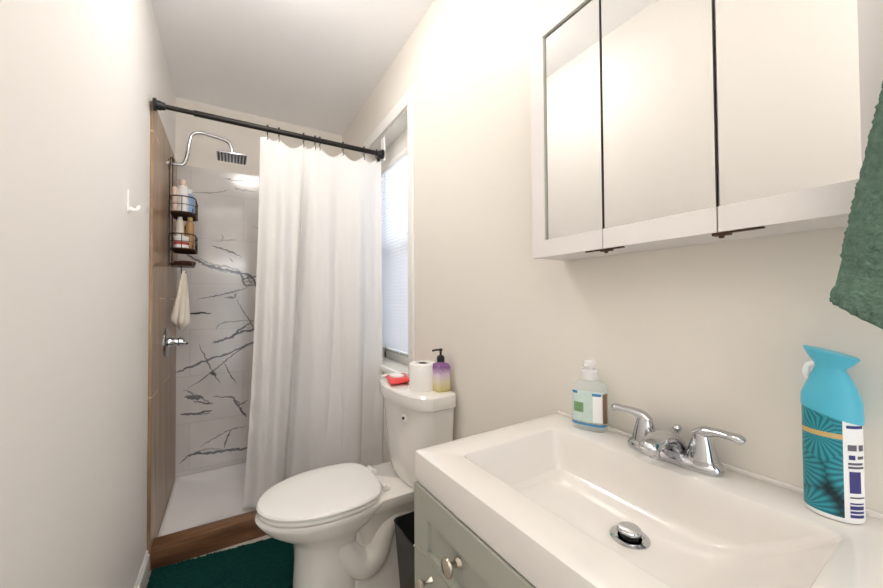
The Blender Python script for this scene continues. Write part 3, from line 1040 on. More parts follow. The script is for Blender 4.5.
bm = nb()
loft(bm, [lidring(-0.010, 0.3925), lidring(-0.003, 0.394), lidring(-0.001, 0.400), lidring(-0.003, 0.407), lidring(-0.012, 0.409)])
obj('seat', sized(bm), M['seat'], to)
bm = nb()
loft(bm, [lidring(-0.006, 0.4095), lidring(0.0, 0.411), lidring(0.002, 0.419), lidring(-0.003, 0.4255), lidring(-0.014, 0.4285), lidring(-0.07, 0.4305)])
obj('lid', sized(bm), M['seat'], to)
for s in (-1, 1):
    bm = nb()
    loft(bm, [rrect(0.549, 0.584, TC + s * 0.078 - 0.016, TC + s * 0.078 + 0.016, 0.008, 0.3925), rrect(0.549, 0.584, TC + s * 0.078 - 0.016, TC + s * 0.078 + 0.016, 0.008, 0.402),
              rrect(0.553, 0.580, TC + s * 0.078 - 0.013, TC + s * 0.078 + 0.013, 0.008, 0.407)])
    lathe(bm, [(0.008, -0.026), (0.009, -0.024), (0.009, 0.024), (0.008, 0.026)], (0.557, TC + s * 0.078, 0.412), (0, 1, 0), 14)
    obj('hinge', sized(bm), M['seat'], to)
for s in (-1, 1):
    lathe(bm := nb(), [(0.016, 0), (0.015, 0.008), (0.009, 0.014), (0.002, 0.016)], (0.50, TC + s * 0.100, 0.030), (0, 0, 1), 16)
    obj('bolt_cap', sized(bm), M['porc'], to)

TY = 1.448


def tankring(xf, w, z, g=0.0, bow=0.05, n=72):
    """plan of the tank: flat back, bowed front with rounded corners"""
    out = []
    for i in range(n + 1):
        u = math.sin(PI / 2 * (-1 + 2 * i / n))
        y = TY + u * (w / 2 + g)
        x = xf - g + bow * abs(u) ** 2.2 + 0.035 * abs(u) ** 14
        out.append((x, y, z))
    xb = 0.792 + 0.4 * g
    out.append((xb, TY + w / 2 + g - 0.006, z))
    out.append((xb - 0.006 + 0.006, TY + w / 2 + g - 0.02, z))
    out.append((xb, TY - w / 2 - g + 0.02, z))
    out.append((xb, TY - w / 2 - g + 0.006, z))
    return out


bm = nb()
loft(bm, [tankring(0.662, 0.36, 0.3925, bow=0.034), tankring(0.650, 0.385, 0.400, bow=0.036), tankring(0.640, 0.40, 0.45, bow=0.040), tankring(0.626, 0.43, 0.58, bow=0.044),
          tankring(0.617, 0.45, 0.70, bow=0.047), tankring(0.613, 0.456, 0.742, bow=0.048)])
obj('tank', sized(bm), M['porc'], to, angle=40)
bm = nb()
loft(bm, [tankring(0.607, 0.470, 0.742), tankring(0.600, 0.482, 0.746), tankring(0.598, 0.486, 0.757), tankring(0.598, 0.486, 0.780), tankring(0.600, 0.482, 0.794), tankring(0.606, 0.470, 0.801),
          tankring(0.622, 0.442, 0.803)])
obj('tank_lid', sized(bm), M['porc'], to, angle=30)
bm = nb()
lathe(bm, [(0.015, 0), (0.015, 0.003), (0.011, 0.006)], (0.6255, 1.345, 0.695), (-0.95, -0.3, 0.05), 20)
fb = obj('flush_badge', sized(bm), M['white'], to)
lathe(bm := nb(), [(0.0062, 0), (0.0062, 0.004), (0.004, 0.006)], (0.6202, 1.3433, 0.695), (-0.95, -0.3, 0.05), 14)
obj('flush_button', sized(bm), M['darkmetal'], fb, label='small dark flush button')

# things on the tank
ZT = 0.8165
tr = thing('toilet_roll', 'white toilet paper roll standing on the toilet tank', 'toilet roll', (0.688, 1.300, ZT))
lathe(bm := nb(), [(0.0225, 0.106), (0.0225, 0.0), (0.053, 0.0), (0.055, 0.003), (0.055, 0.103), (0.053, 0.106)], (0.688, 1.300, ZT), n=36)
bm.faces.ensure_lookup_table()
obj('paper', bm, M['paper'], tr)
lathe(bm := nb(), [(0.0212, 0.0995), (0.0212, 0.0), (0.0223, 0.0), (0.0223, 0.0995)], (0.688, 1.300, ZT), n=28)
obj('cardboard_core', bm, M['card'], tr)

ps = thing('pump_bottle', 'purple and yellow hand soap bottle with black pump on tank', 'soap bottle', (0.737, 1.236, ZT))
px, py = 0.737, 1.236
loft(bm := nb(), [rrect(px - 0.028, px + 0.028, py - 0.028, py + 0.028, 0.010, ZT), rrect(px - 0.031, px + 0.031, py - 0.031, py + 0.031, 0.012, ZT + 0.004),
                  rrect(px - 0.031, px + 0.031, py - 0.031, py + 0.031, 0.012, ZT + 0.098), rrect(px - 0.026, px + 0.026, py - 0.026, py + 0.026, 0.012, ZT + 0.108),
                  rrect(px - 0.014, px + 0.014, py - 0.014, py + 0.014, 0.010, ZT + 0.113), rrect(px - 0.013, px + 0.013, py - 0.013, py + 0.013, 0.010, ZT + 0.118)])
obj('body', bm, M['gradient'], ps)
lathe(bm := nb(), [(0.015, 0), (0.0155, 0.003), (0.0155, 0.018), (0.011, 0.024), (0.005, 0.026), (0.0045, 0.042), (0.008, 0.043), (0.008, 0.050), (0.005, 0.052)], (px, py, ZT + 0.1165), n=20)
tube(bm, [(px, py, ZT + 0.163), (px - 0.015, py + 0.012, ZT + 0.163), (px - 0.027, py + 0.021, ZT + 0.159)], 0.004, 8)
obj('pump', bm, M['black'], ps)

wp = thing('wipes_pack', 'coral red flat wipes pack with white lid on the tank', 'wipes pack', (0.655, 1.475, ZT))
bm = nb()
nu, nv = 20, 14
for side in (0, 1):
    pass
rings = []
for i in range(nu + 1):
    u = -1 + 2 * i / nu
    ring = []
    for k in range(24):
        a = 2 * PI * k / 24
        hx = 0.050 * (1 if abs(u) < 0.9 else 0.96)
        th = 0.0115 * (1 - abs(u) ** 5) + 0.0012
        c, s = math.cos(a), math.sin(a)
        ring.append((0.655 + hx * math.copysign(abs(c) ** 0.8, c) + 0.02 * u, 1.475 + 0.080 * u, ZT + 0.0135 + th * math.copysign(abs(s) ** 0.7, s) + 0.0012 * math.sin(7 * u + 3 * c)))
    rings.append(ring)
loft(bm, rings)
obj('film_pack', bm, M['red'], wp)
loft(bm := nb(), [ell(0.648, 1.478, ZT + 0.0235, 0.028, 0.044, 28, 2.6), ell(0.648, 1.478, ZT + 0.030, 0.028, 0.044, 28, 2.6), ell(0.648, 1.478, ZT + 0.032, 0.024, 0.040, 28, 2.6)])
obj('flip_lid', bm, M['white'], wp)
tb = thing('paste_tube', 'small white tube lying at the window end of tank', 'tube', (0.640, 1.592, ZT))
tube(bm := nb(), [(0.622, 1.572, ZT + 0.009), (0.642, 1.580, ZT + 0.009), (0.666, 1.588, ZT + 0.0085), (0.680, 1.592, ZT + 0.008)], [0.008, 0.009, 0.0085, 0.006], 12, 4, flat=([0.9, 1, 1.1, 1.4], [0.9, 0.95, 0.7, 0.3]))
obj('tube_body', bm, M['white'], tb)
lathe(bm := nb(), [(0.0075, 0), (0.0075, 0.012), (0.006, 0.013)], (0.6215, 1.5718, ZT + 0.009), (-0.93, -0.37, 0), 14)
obj('cap', bm, M['white'], tb)

# ------------------------------------------------------------------ trash bin and rug
bn = thing('trash_bin', 'black open trash bin between the toilet and the vanity', 'trash bin', (0.62, 1.10, 0))
bm = nb()
bx0, bx1, by0, by1, bh = 0.528, 0.715, 0.95, 1.252, 0.36


def binr(g, z, r=0.022):
    return rrect(bx0 - g, bx1 + g, by0 - g, by1 + g, r, z, 5)


loft(bm, [binr(-0.026, 0.0), binr(-0.024, 0.004), binr(-0.002, bh - 0.004), binr(0.0, bh), binr(-0.004, bh), binr(-0.006, bh - 0.006), binr(-0.029, 0.010), binr(-0.05, 0.006)])
obj('bin_body', bm, M['black'], bn)


def crumple(c, rx, ry, rz, seed, k1, k2):
    bm = nb()
    bmesh.ops.create_icosphere(bm, subdivisions=4, radius=1.0)
    for v in bm.verts:
        d = v.co.normalized()
        k = 1 + k1 * mn.noise(d * 2.4 + Vector((seed, 1, 0))) + k2 * mn.noise(d * 6.5)
        v.co = Vector(c) + Vector((d.x * rx, d.y * ry, d.z * rz)) * k
    return bm


tag(obj('crumpled_bag', crumple((0.620, 1.11, 0.142), 0.052, 0.105, 0.125, 4, 0.12, 0.06), M['black'], origin=(0.62, 1.11, 0.01), angle=25),
    'crumpled black bag lying inside the trash bin', 'bag')
tag(obj('crumpled_tissue', crumple((0.600, 1.180, 0.262), 0.022, 0.022, 0.018, 9, 0.25, 0.15), M['paper'], origin=(0.600, 1.180, 0.245), angle=25),
    'crumpled white tissue on top of the black bin bag', 'tissue')


def rug():
    bm = nb()
    x0, x1, y0, y1 = -0.288, 0.44, 1.22, 2.002
    nx, ny = 210, 220
    V = []
    ca, sa = math.cos(-0.02), math.sin(-0.02)
    for j in range(ny + 1):
        row = []
        for i in range(nx + 1):
            u, v = i / nx, j / ny
            x, y = x0 + (x1 - x0) * u, y0 + (y1 - y0) * v
            cut = max(0.188 - x, y - 0.10 * (x - x0) - 1.570)
            ed = min(max(cut, 0), u * (x1 - x0), (1 - u) * (x1 - x0), v * (y1 - y0), (1 - v) * (y1 - y0))
            h = 0.022 * min(1, ed / 0.012) ** 0.5
            z = 0.002 + h * (0.75 + 0.35 * mn.noise(Vector((x * 160, y * 160, 0))) + 0.2 * mn.noise(Vector((x * 45, y * 45, 2))))
            jx = 0.003 * mn.noise(Vector((x * 130, y * 130, 5)))
            row.append((bm.verts.new((x + jx, y + jx - 0.10 * (x - x0), max(z, 0.001))), cut > -0.004))
        V.append(row)
    for j in range(ny):
        for i in range(nx):
            q = (V[j][i], V[j][i + 1], V[j + 1][i + 1], V[j + 1][i])
            if all(k[1] for k in q):
                bm.faces.new([k[0] for k in q])
    bmesh.ops.delete(bm, geom=[v for v in bm.verts if not v.link_faces], context='VERTS')
    return obj('bath_rug', bm, M['rug'], origin=(-0.04, 1.6, 0), angle=180)


tag(rug(), 'dark teal shag bath rug on the floor before the curb', 'rug')

# ------------------------------------------------------------------ vanity cabinet (turned a touch against the wall)
VR = math.radians(1.3)
VP = (0.330, 0.660, 0.0)
vc = thing('vanity_cabinet', 'sage grey shaker vanity cabinet under the white sink top', 'vanity cabinet', VP, VR)
VX, VZ = 0.345, 0.808
bm = nb()
add_box(bm, VX + 0.001, VX + 0.40, 0.640, 0.658, 0.0, VZ, 0.0015)
add_box(bm, VX + 0.001, VX + 0.40, 0.052, 0.070, 0.0, VZ, 0.0015)
add_box(bm, VX + 0.385, VX + 0.40, 0.070, 0.640, 0.08, VZ)
add_box(bm, VX + 0.02, VX + 0.385, 0.070, 0.640, 0.085, 0.103)
add_box(bm, VX + 0.05, VX + 0.065, 0.070, 0.640, 0.0, 0.085)
add_box(bm, VX + 0.001, VX + 0.018, 0.070, 0.640, 0.775, VZ)
add_box(bm, VX + 0.001, VX + 0.018, 0.070, 0.640, 0.63, 0.66)
add_box(bm, VX + 0.001, VX + 0.018, 0.070, 0.640, 0.085, 0.115)
obj('carcass', bm, M['greypaint'], vc, smooth=False)


def front(name, y0, y1, z0, z1, iy0, iy1, iz0, iz1, knob):
    """shaker front with a recessed panel"""
    bm = nb()
    xf, xb, xr = VX - 0.018, VX, VX - 0.009
    add_box(bm, xf, xb, y0, iy0, z0, z1)
    add_box(bm, xf, xb, iy1, y1, z0, z1)
    add_box(bm, xf, xb, iy0, iy1, z0, iz0)
    add_box(bm, xf, xb, iy0, iy1, iz1, z1)
    add_box(bm, xr, xb, iy0 - 0.004, iy1 + 0.004, iz0 - 0.004, iz1 + 0.004)
    o = obj(name, bm, M['greypaint'], vc, angle=30)
    if knob:
        ky, kz, kr, base = knob
        bx = xr if base else xf
        lathe(bm2 := nb(), [(0.30 * kr, 0), (0.62 * kr, 0.0005), (0.55 * kr, 0.003), (0.36 * kr, 0.007), (0.36 * kr, 0.015), (0.75 * kr, 0.019), (kr, 0.023), (0.96 * kr, 0.027), (0.6 * kr, 0.030), (0.05 * kr, 0.0312)],
              (bx, ky, kz), (-1, 0, 0), 28)
        obj('knob', bm2, M['nickel'], o, label='brushed nickel knob')
    return o


dw = front('drawer', 0.054, 0.658, 0.683, 0.808, 0.104, 0.606, 0.696, 0.757, (0.513, 0.731, 0.0160, True))
lathe(bm := nb(), [(0.005, 0), (0.0099, 0.0005), (0.0088, 0.003), (0.0058, 0.007), (0.0058, 0.015), (0.012, 0.019), (0.016, 0.023), (0.0154, 0.027), (0.0096, 0.030), (0.001, 0.0312)],
      (VX - 0.009, 0.197, 0.731), (-1, 0, 0), 28)
obj('knob', bm, M['nickel'], dw, label='brushed nickel knob')
front('door', 0.358, 0.658, 0.10, 0.6805, 0.396, 0.618, 0.15, 0.632, (0.590, 0.655, 0.0098, False))
front('door', 0.054, 0.354, 0.10, 0.6805, 0.092, 0.314, 0.15, 0.632, (0.120, 0.655, 0.0098, False))

# sink top with its rectangular basin
st = thing('sink_top', 'white integrated sink top with a wide rectangular basin', 'sink', VP, VR)
SX0, SX1, SY0, SY1, ZTOP = 0.330, 0.776, 0.045, 0.661, 0.871
bm = nb()
K = 8
BX0, BX1, BY0_, BY1_ = 0.399, 0.676, 0.122, 0.591


def basinring(e0, e1, f0, f1, r, z):
    return rrect(BX0 + e0, BX1 - e1, BY0_ + f0, BY1_ - f1, r, z, K)


loft(bm, [rrect(SX0 + 0.02, SX1 - 0.005, SY0 + 0.02, SY1 - 0.02, 0.004, 0.8105, K), rrect(SX0 + 0.002, SX1, SY0 + 0.002, SY1 - 0.002, 0.004, 0.8105, K),
          rrect(SX0, SX1, SY0, SY1, 0.004, 0.8125, K), rrect(SX0, SX1, SY0, SY1, 0.004, 0.8675, K), rrect(SX0 + 0.001, SX1, SY0 + 0.001, SY1 - 0.001, 0.004, 0.8700, K),
          rrect(SX0 + 0.004, SX1 - 0.003, SY0 + 0.004, SY1 - 0.004, 0.004, ZTOP, K),
          basinring(-0.004, -0.004, -0.004, -0.004, 0.014, ZTOP), basinring(0.0, 0.0, 0.0, 0.0, 0.014, 0.8695), basinring(0.003, 0.002, 0.003, 0.003, 0.014, 0.865),
          basinring(0.010, 0.006, 0.040, 0.010, 0.018, 0.835), basinring(0.018, 0.011, 0.085, 0.018, 0.022, 0.802), basinring(0.026, 0.016, 0.110, 0.024, 0.026, 0.788),
          basinring(0.036, 0.026, 0.130, 0.034, 0.03, 0.780), basinring(0.06, 0.05, 0.16, 0.07, 0.03, 0.776),
          [(0.583 + 0.034 * math.cos(a), 0.355 + 0.034 * math.sin(a), 0.772) for a in
           [(k_ * PI / 2 + PI / 2 * i / K) for k_ in range(4) for i in range(K + 1)]]], cap0=False, cap1=True)
obj('basin_top', bm, M['basin'], st, angle=28)
bm = nb()
add_box(bm, SX1 - 0.011, SX1 + 0.0, SY0 + 0.002, SY1 - 0.002, ZTOP - 0.002, ZTOP + 0.007, 0.003, 3)
obj('back_lip', bm, M['basin'], st)
dr = lathe(bm := nb(), [(0.031, 0), (0.031, 0.0015), (0.024, 0.003), (0.019, 0.0005), (0.019, 0.0)], (0.583, 0.355, 0.7722), n=36)
dr = obj('drain_ring', bm, M['chrome'], st)
lathe(bm := nb(), [(0.014, 0.0), (0.014, 0.008), (0.0185, 0.0085), (0.0185, 0.010)], (0.583, 0.355, 0.7725), n=32)
obj('stopper_seal', bm, M['black'], dr, label='black rubber seal')
lathe(bm := nb(), [(0.0185, 0.0), (0.019, 0.001), (0.019, 0.004), (0.017, 0.0058), (0.005, 0.0062)], (0.583, 0.355, 0.7828), n=32)
obj('stopper', bm, M['chrome'], dr)

# ------------------------------------------------------------------ faucet
FX, FY, FZ = 0.738, 0.3635, ZTOP + 0.0005
fa = thing('faucet', 'chrome two-handle centerset faucet behind the sink basin', 'faucet', (FX, FY, FZ), VR)


def stad(hx, hy, z, n=40, p=2.8, dx=0.0):
    return [(x + dx, y, zz) for x, y, zz in ell(FX, FY, z, hx, hy, n, p)]


loft(bm := nb(), [stad(0.0275, 0.083, FZ), stad(0.0285, 0.084, FZ + 0.003), stad(0.0285, 0.084, FZ + 0.009), stad(0.0255, 0.081, FZ + 0.014), stad(0.021, 0.077, FZ + 0.018),
                  stad(0.016, 0.07, FZ + 0.020)])
obj('base_plate', bm, M['chrome'], fa)
# spout: rises out of the plate and reaches over the basin
bm = nb()
tube(bm, [(FX + 0.013, FY, FZ + 0.008), (FX + 0.006, FY, FZ + 0.024), (FX - 0.014, FY, FZ + 0.040), (FX - 0.042, FY, FZ + 0.046), (FX - 0.068, FY, FZ + 0.043), (FX - 0.084, FY, FZ + 0.036), (FX - 0.089, FY, FZ + 0.032)],
     [0.026, 0.0235, 0.020, 0.0175, 0.0168, 0.0155, 0.011], 24, 7, flat=([1.0, 1.05, 1.1, 1.1, 1.1, 1.05, 1.0], [0.75, 0.75, 0.75, 0.8, 0.9, 1.0, 1.0]))
sp_ = obj('spout', bm, M['chrome'], fa)
lathe(bm := nb(), [(0.010, 0.0), (0.0115, 0.001), (0.0115, 0.014)], (FX - 0.070, FY, FZ + 0.020), (0, 0, 1), 20)
obj('aerator', bm, M['chrome'], sp_)
lathe(bm := nb(), [(0.0028, 0), (0.0028, 0.030), (0.0065, 0.034), (0.0085, 0.038), (0.0065, 0.042), (0.002, 0.0435)], (FX + 0.023, FY, FZ + 0.016), (0.0, 0, 1), 16)
obj('lift_rod', bm, M['chrome'], fa)
for s in (1, -1):
    y = FY + s * 0.051
    lathe(bm := nb(), [(0.0245, 0), (0.025, 0.003), (0.0235, 0.010), (0.0205, 0.024), (0.0165, 0.040), (0.0135, 0.050), (0.0125, 0.054), (0.009, 0.0575), (0.002, 0.059)], (FX, y, FZ + 0.012), n=28)
    h = obj('handle', bm, M['chrome'], fa)
    bm = nb()
    tube(bm, [(FX - 0.001, y - s * 0.009, FZ + 0.058), (FX - 0.001, y + s * 0.005, FZ + 0.067), (FX - 0.002, y + s * 0.024, FZ + 0.072), (FX - 0.005, y + s * 0.043, FZ + 0.073), (FX - 0.008, y + s * 0.057, FZ + 0.073),
              (FX - 0.009, y + s * 0.064, FZ + 0.069)],
         [0.011, 0.0125, 0.0115, 0.0105, 0.0100, 0.007], 18, 5, flat=([1.0, 1.0, 0.95, 1.0, 1.1, 1.0], [0.9, 0.85, 0.62, 0.6, 0.75, 0.9]))
    obj('lever', bm, M['chrome'], h)

# ------------------------------------------------------------------ clear hand soap
HXs, HYs = 0.742, 0.548
RZs = math.radians(20)
hs = thing('hand_soap_bottle', 'clear hand soap bottle with green label on the sink top', 'soap bottle', (HXs, HYs, ZTOP + 0.0005), RZs)
zb = ZTOP + 0.0005


def hr(hx, hy, z, p=3.0, n=40):
    return ell(HXs, HYs, zb + z, hx, hy, n, p)


loft(bm := nb(), [hr(0.021, 0.035, 0.0), hr(0.024, 0.0385, 0.003), hr(0.025, 0.0395, 0.010), hr(0.025, 0.0395, 0.096), hr(0.023, 0.037, 0.106), hr(0.0165, 0.026, 0.114, 2.4), hr(0.0135, 0.0145, 0.119, 2), hr(0.0135, 0.0135, 0.124, 2)])
hb = obj('body', bm, M['clear'], hs)
loft(bm := nb(), [hr(0.0195, 0.0325, 0.005), hr(0.0225, 0.037, 0.010), hr(0.0225, 0.037, 0.080), hr(0.020, 0.034, 0.081)])
obj('liquid_soap', bm, mat('liquid_soap', rgb(214, 228, 226), 0.1, alpha=0.25), hb)


def label_patch(u0, u1, z0, z1, off, p=3.0, n=14):
    """patch wrapped on the -X face of the bottle; u is the angle in degrees from -X towards +Y"""
    bm = nb()
    A, B = [], []
    for i in range(n + 1):
        a = PI - math.radians(u0 + (u1 - u0) * i / n)
        c, s = math.cos(a), math.sin(a)
        x = HXs + (0.025 + off) * math.copysign(abs(c) ** (2 / p), c)
        y = HYs + (0.0395 + off) * math.copysign(abs(s) ** (2 / p), s)
        A.append(bm.verts.new((x, y, zb + z0)))
        B.append(bm.verts.new((x, y, zb + z1)))
    for i in range(n):
        bm.faces.new((A[i], A[i + 1], B[i + 1], B[i]))
    return bm


fl = obj('front_label', label_patch(-62, 62, 0.022, 0.094, 0.0004), M['laqua'], hb, label='pale aqua printed front label')
obj('label_picture', label_patch(4, 40, 0.043, 0.066, 0.0007), M['lgreen'], fl, label='green leafy picture')
obj('label_stripe', label_patch(-75, 62, 0.014, 0.019, 0.0007), M['lblue'], fl, label='blue stripe along the bottom')
obj('label_panel', label_patch(-50, -12, 0.024, 0.088, 0.0007), M['white'], fl, label='white text panel')
obj('label_side', label_patch(-86, -51, 0.022, 0.090, 0.0008), M['lwood'], fl, label='brown side print')
obj('label_mark', label_patch(22, 50, 0.086, 0.092, 0.0008), M['lblue'], fl, label='blue lettering line')
obj('label_mark', label_patch(-45, -10, 0.084, 0.090, 0.0009), M['lblue'], fl, label='blue lettering line')
bm = nb()
loft(bm, [ell(HXs, HYs, zb + h, r, r, 28) for r, h in ((0.0175, 0.118), (0.0195, 0.1185), (0.0195, 0.138), (0.0165, 0.142), (0.0085, 0.143), (0.0085, 0.148), (0.014, 0.149), (0.0145, 0.160), (0.012, 0.164))])
tube(bm, [(HXs - 0.010, HYs, zb + 0.154), (HXs - 0.022, HYs + 0.002, zb + 0.154), (HXs - 0.027, HYs + 0.002, zb + 0.151)], [0.006, 0.0045, 0.004], 10, 4)
obj('pump_cap', bm, M['softclear'], hs)

# ------------------------------------------------------------------ air freshener
AX, AY = 0.742, 0.1500
af = thing('air_freshener', 'aqua-topped air freshener can with teal blossoms on sink top', 'air freshener', (AX, AY, ZTOP + 0.0005), math.radians(0))
zb2 = ZTOP + 0.0005
TH = math.radians(10)                                    # long axis turned towards the viewer's right


def ar(rx, ry, z, tilt=0.0, n=48, p=2.0, sh=0.0):
    out = []
    for i in range(n):
        a = 2 * PI * i / n
        x0_, y0_ = rx * math.cos(a), ry * math.sin(a)
        x_, y_ = x0_ * math.cos(TH) - (y0_ + sh) * math.sin(TH), x0_ * math.sin(TH) + (y0_ + sh) * math.cos(TH)
        out.append((AX + x_, AY + y_, zb2 + z + tilt * y0_))
    return out


RXc, RYc = 0.0250, 0.0295
loft(bm := nb(), [ar(RXc - 0.004, RYc - 0.004, 0.0), ar(RXc - 0.001, RYc - 0.001, 0.002), ar(RXc, RYc, 0.006), ar(RXc, RYc, 0.155), ar(RXc - 0.003, RYc - 0.003, 0.163)])
can = obj('can', bm, M['white'], af)


def can_patch(a0, a1, z0, z1, off, n=26, zt=None):
    """patch on the can between two plan angles in degrees (180 is -X, 90 is +Y)"""
    bm = nb()
    A, B = [], []
    for i in range(n + 1):
        a = math.radians(a0 + (a1 - a0) * i / n) - TH
        x0_, y0_ = (RXc + off) * math.cos(a), (RYc + off) * math.sin(a)
        x_, y_ = x0_ * math.cos(TH) - y0_ * math.sin(TH), x0_ * math.sin(TH) + y0_ * math.cos(TH)
        A.append(bm.verts.new((AX + x_, AY + y_, zb2 + z0)))
        B.append(bm.verts.new((AX + x_, AY + y_, zb2 + (z1 if zt is None else zt(i / n)))))
    for i in range(n):
        bm.faces.new((A[i], A[i + 1], B[i + 1], B[i]))
    return bm


pl = obj('blossom_label', can_patch(60, 211, 0.008, 0.158, 0.0004), M['petal'], can, label='dark label with teal blossoms')
obj('gold_band', can_patch(60, 211, 0.114, 0.121, 0.0008), M['gold'], pl, label='thin gold band')
for k, (a0, a1, z0, z1, mm) in enumerate([(222, 250, 0.043, 0.072, 'navy'), (220, 262, 0.076, 0.079, 'ink'), (220, 258, 0.081, 0.084, 'ink'), (222, 236, 0.088, 0.094, 'navy'), (242, 262, 0.089, 0.093, 'ink'),
                                          (220, 240, 0.100, 0.108, 'ink'), (246, 262, 0.100, 0.108, 'ink'), (218, 262, 0.130, 0.134, 'navy'), (218, 250, 0.138, 0.140, 'ink'), (222, 262, 0.036, 0.038, 'ink'),
                                          (222, 258, 0.010, 0.014, 'navy'), (222, 258, 0.016, 0.019, 'navy'), (222, 258, 0.021, 0.026, 'navy'), (222, 258, 0.028, 0.030, 'navy')]):
    obj('label_print', can_patch(a0, a1, z0, z1, 0.0005, 8), M[mm], can, label='printed marks on white back panel')
bm = nb()
loft(bm, [ar(RXc + 0.0012, RYc + 0.0012, 0.143, 0.30), ar(RXc + 0.0016, RYc + 0.0016, 0.150, 0.25), ar(RXc + 0.001, RYc + 0.001, 0.166, 0.1), ar(RXc - 0.003, RYc - 0.004, 0.182), ar(RXc - 0.0065, RYc - 0.0095, 0.196),
          ar(RXc - 0.009, RYc - 0.014, 0.207, 0.1), ar(RXc - 0.008, RYc - 0.012, 0.213, 0.25), ar(RXc - 0.006, RYc - 0.006, 0.221, 0.26, sh=-0.0005), ar(RXc - 0.005, RYc - 0.0015, 0.229, 0.27, sh=-0.001), ar(RXc - 0.0065, RYc - 0.0035, 0.2315, 0.27, sh=-0.001),
          ar(RXc - 0.013, RYc - 0.012, 0.2325, 0.26, sh=-0.001)])
obj('spray_cap', bm, M['bluecap'], af, label='aqua spray cap')
bm = nb()
tr_c = (AX - 0.006, AY + 0.025)
tube(bm, [(tr_c[0], tr_c[1] - 0.012, zb2 + 0.214), (tr_c[0], tr_c[1] - 0.004, zb2 + 0.209), (tr_c[0] - 0.001, tr_c[1] - 0.002, zb2 + 0.199), (tr_c[0], tr_c[1] - 0.003, zb2 + 0.190)], [0.004, 0.0042, 0.004, 0.0025], 10, 4)
obj('trigger', bm, M['white'], af, label='white trigger')

# ------------------------------------------------------------------ mirror cabinet
MX, MY0, MY1, MZ0, MZ1 = 0.667, 0.053, 0.655, 1.286, 1.878
mc = thing('mirror_cabinet', 'white three-door mirror cabinet hanging above the sink', 'mirror cabinet', (XR, 0.354, MZ0))
bm = nb()
add_box(bm, MX + 0.021, XR - 0.0005, MY0 + 0.002, MY1 - 0.002, MZ0 + 0.0, MZ1, 0.0015, 1)
obj('cabinet_body', bm, M['cabwhite'], mc, smooth=False)
D1, D2 = 0.456, 0.254                                    # gaps between the doors
MB_, MT_ = 1.327, 1.836
for (y0, y1, ey0, ey1) in ((D1 + 0.0012, MY1, D1 + 0.0032, 0.613), (D2 + 0.0012, D1 - 0.0012, D2 + 0.0032, D1 - 0.0014), (MY0, D2 - 0.0012, 0.103, D2 - 0.0014)):
    bm = nb()
    X0_, X1_ = MX, MX + 0.020
    add_box(bm, X0_, X1_, y0, y1, MZ0, MB_)
    add_box(bm, X0_, X1_, y0, y1, MT_, MZ1)
    add_box(bm, X0_ + 0.0085, X1_, y0, y1, MB_ - 0.002, MT_ + 0.002)
    if ey1 < y1 - 0.01:
        add_box(bm, X0_, X1_, ey1, y1, MB_, MT_)
    if ey0 > y0 + 0.01:
        add_box(bm, X0_, X1_, y0, ey0, MB_, MT_)
    d = obj('door', bm, M['cabwhite'], mc, angle=30)
    obj('mirror', add_box(nb(), X0_ + 0.0060, X0_ + 0.0087, ey0, ey1, MB_ + 0.0003, MT_ - 0.0003), M['mirror'], d, smooth=False, label='mirror glass')
    if ey1 < y1 - 0.01:
        bm = nb()
        add_box(bm, X0_ + 0.0025, X0_ + 0.0059, ey1 - 0.0035, ey1 - 0.0001, MB_ + 0.0004, MT_ - 0.0004)
        add_box(bm, X0_ + 0.0025, X0_ + 0.0059, ey0, ey1 - 0.0036, MT_ - 0.0035, MT_ - 0.0004)
        obj('inner_bead', bm, M['greypaint'], d, smooth=False, label='grey inner bead')
    if ey0 < y0 + 0.01:
        obj('edge_strip', add_box(nb(), X0_ + 0.004, X0_ + 0.0088, y0, ey0 - 0.0002, MB_ + 0.0004, MT_ - 0.0004), M['gasket'], d, smooth=False, label='dark edge strip')
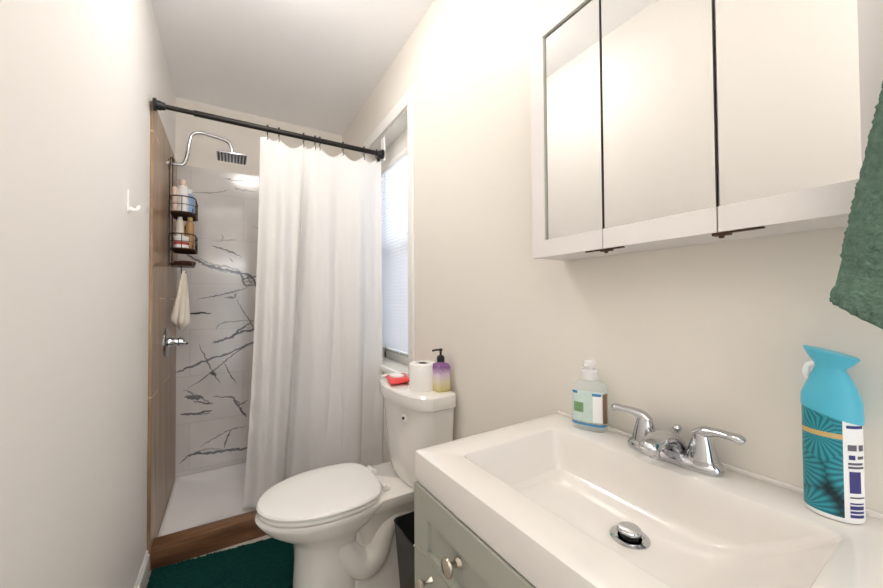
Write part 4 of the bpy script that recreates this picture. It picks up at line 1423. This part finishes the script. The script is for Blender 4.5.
for y, ya, yb in ((D1, 0.046, -0.042), (D2, 0.010, -0.056)):
    bm = nb()
    add_box(bm, MX + 0.003, MX + 0.011, y + yb, y + ya, MZ0 - 0.003, MZ0 - 0.0003, 0.001, 1)
    add_box(bm, MX + 0.001, MX + 0.017, y - 0.014, y + 0.009, MZ0 - 0.0055, MZ0 - 0.0003, 0.0015, 2)
    lathe(bm, [(0.0035, -0.002), (0.004, 0.0), (0.004, 0.002)], (MX + 0.009, y - 0.002, MZ0 - 0.0070), n=14)
    obj('hinge', bm, M['bronze'], mc, label='dark metal pivot hinge under the door joint')

# ------------------------------------------------------------------ green hand towel on its hook
HKY, HKZ, HKX = -0.035, 1.93, 0.60
th = thing('towel_hook', 'long chrome wall hook holding the green hand towel', 'hook', (XR, HKY, HKZ))
lathe(bm := nb(), [(0.026, 0), (0.026, 0.004), (0.014, 0.008)], (XR - 0.0005, HKY, HKZ - 0.02), (-1, 0, 0), 24)
obj('rosette', bm, M['chrome'], th)
tube(bm := nb(), [(XR - 0.006, HKY, HKZ - 0.02), (0.70, HKY, HKZ - 0.022), (0.62, HKY, HKZ - 0.026), (0.585, HKY, HKZ - 0.024), (0.57, HKY, HKZ - 0.004)], 0.006, 10, 6)
obj('arm', bm, M['chrome'], th)


def towel():
    bm = nb()
    n, m_ = 260, 200
    rings = []
    for j in range(m_ + 1):
        t = j / m_
        ring = []
        for i in range(n):
            a = 2 * PI * i / n
            c, s = math.cos(a), math.sin(a)
            z = HKZ - 0.006 - 0.792 * t
            # lower edge: hem drops towards the middle
            z += t * (0.052 * abs(s) ** 3.5 - 0.008 * s)
            hy = 0.014 + 0.142 * t
            hx = 0.014 + 0.034 * t ** 0.6
            fold = 0.42 * t ** 0.5 * math.sin(4 * a + 0.8 + 1.0 * t) + 0.12 * math.sin(9 * a + 2 * t)
            x = HKX + hx * (c * (1 + fold * 0.9))
            y = HKY - 0.004 + hy * s * (1 + 0.03 * math.sin(3 * a + 2 + 2 * t))
            p = Vector((x, y, z))
            # deep gathers radiating from the hook
            amp = 0.0024 * min(1, t * 6)
            hem = abs(t - 0.955) < 0.022
            if hem:
                amp *= 0.15
            nn = mn.noise(p * 220) + 0.8 * mn.noise(p * 420)
            dirv = Vector((c * hy, s * hx, 0)).normalized()
            p = p + dirv * (amp * nn - (0.0015 if hem else 0))
            ring.append(tuple(p))
        rings.append(ring)
    loft(bm, rings)
    return obj('hand_towel', bm, M['towel'], origin=(HKX, HKY, HKZ), angle=180)


tag(towel(), 'green terry hand towel hanging beside the mirror cabinet', 'towel')
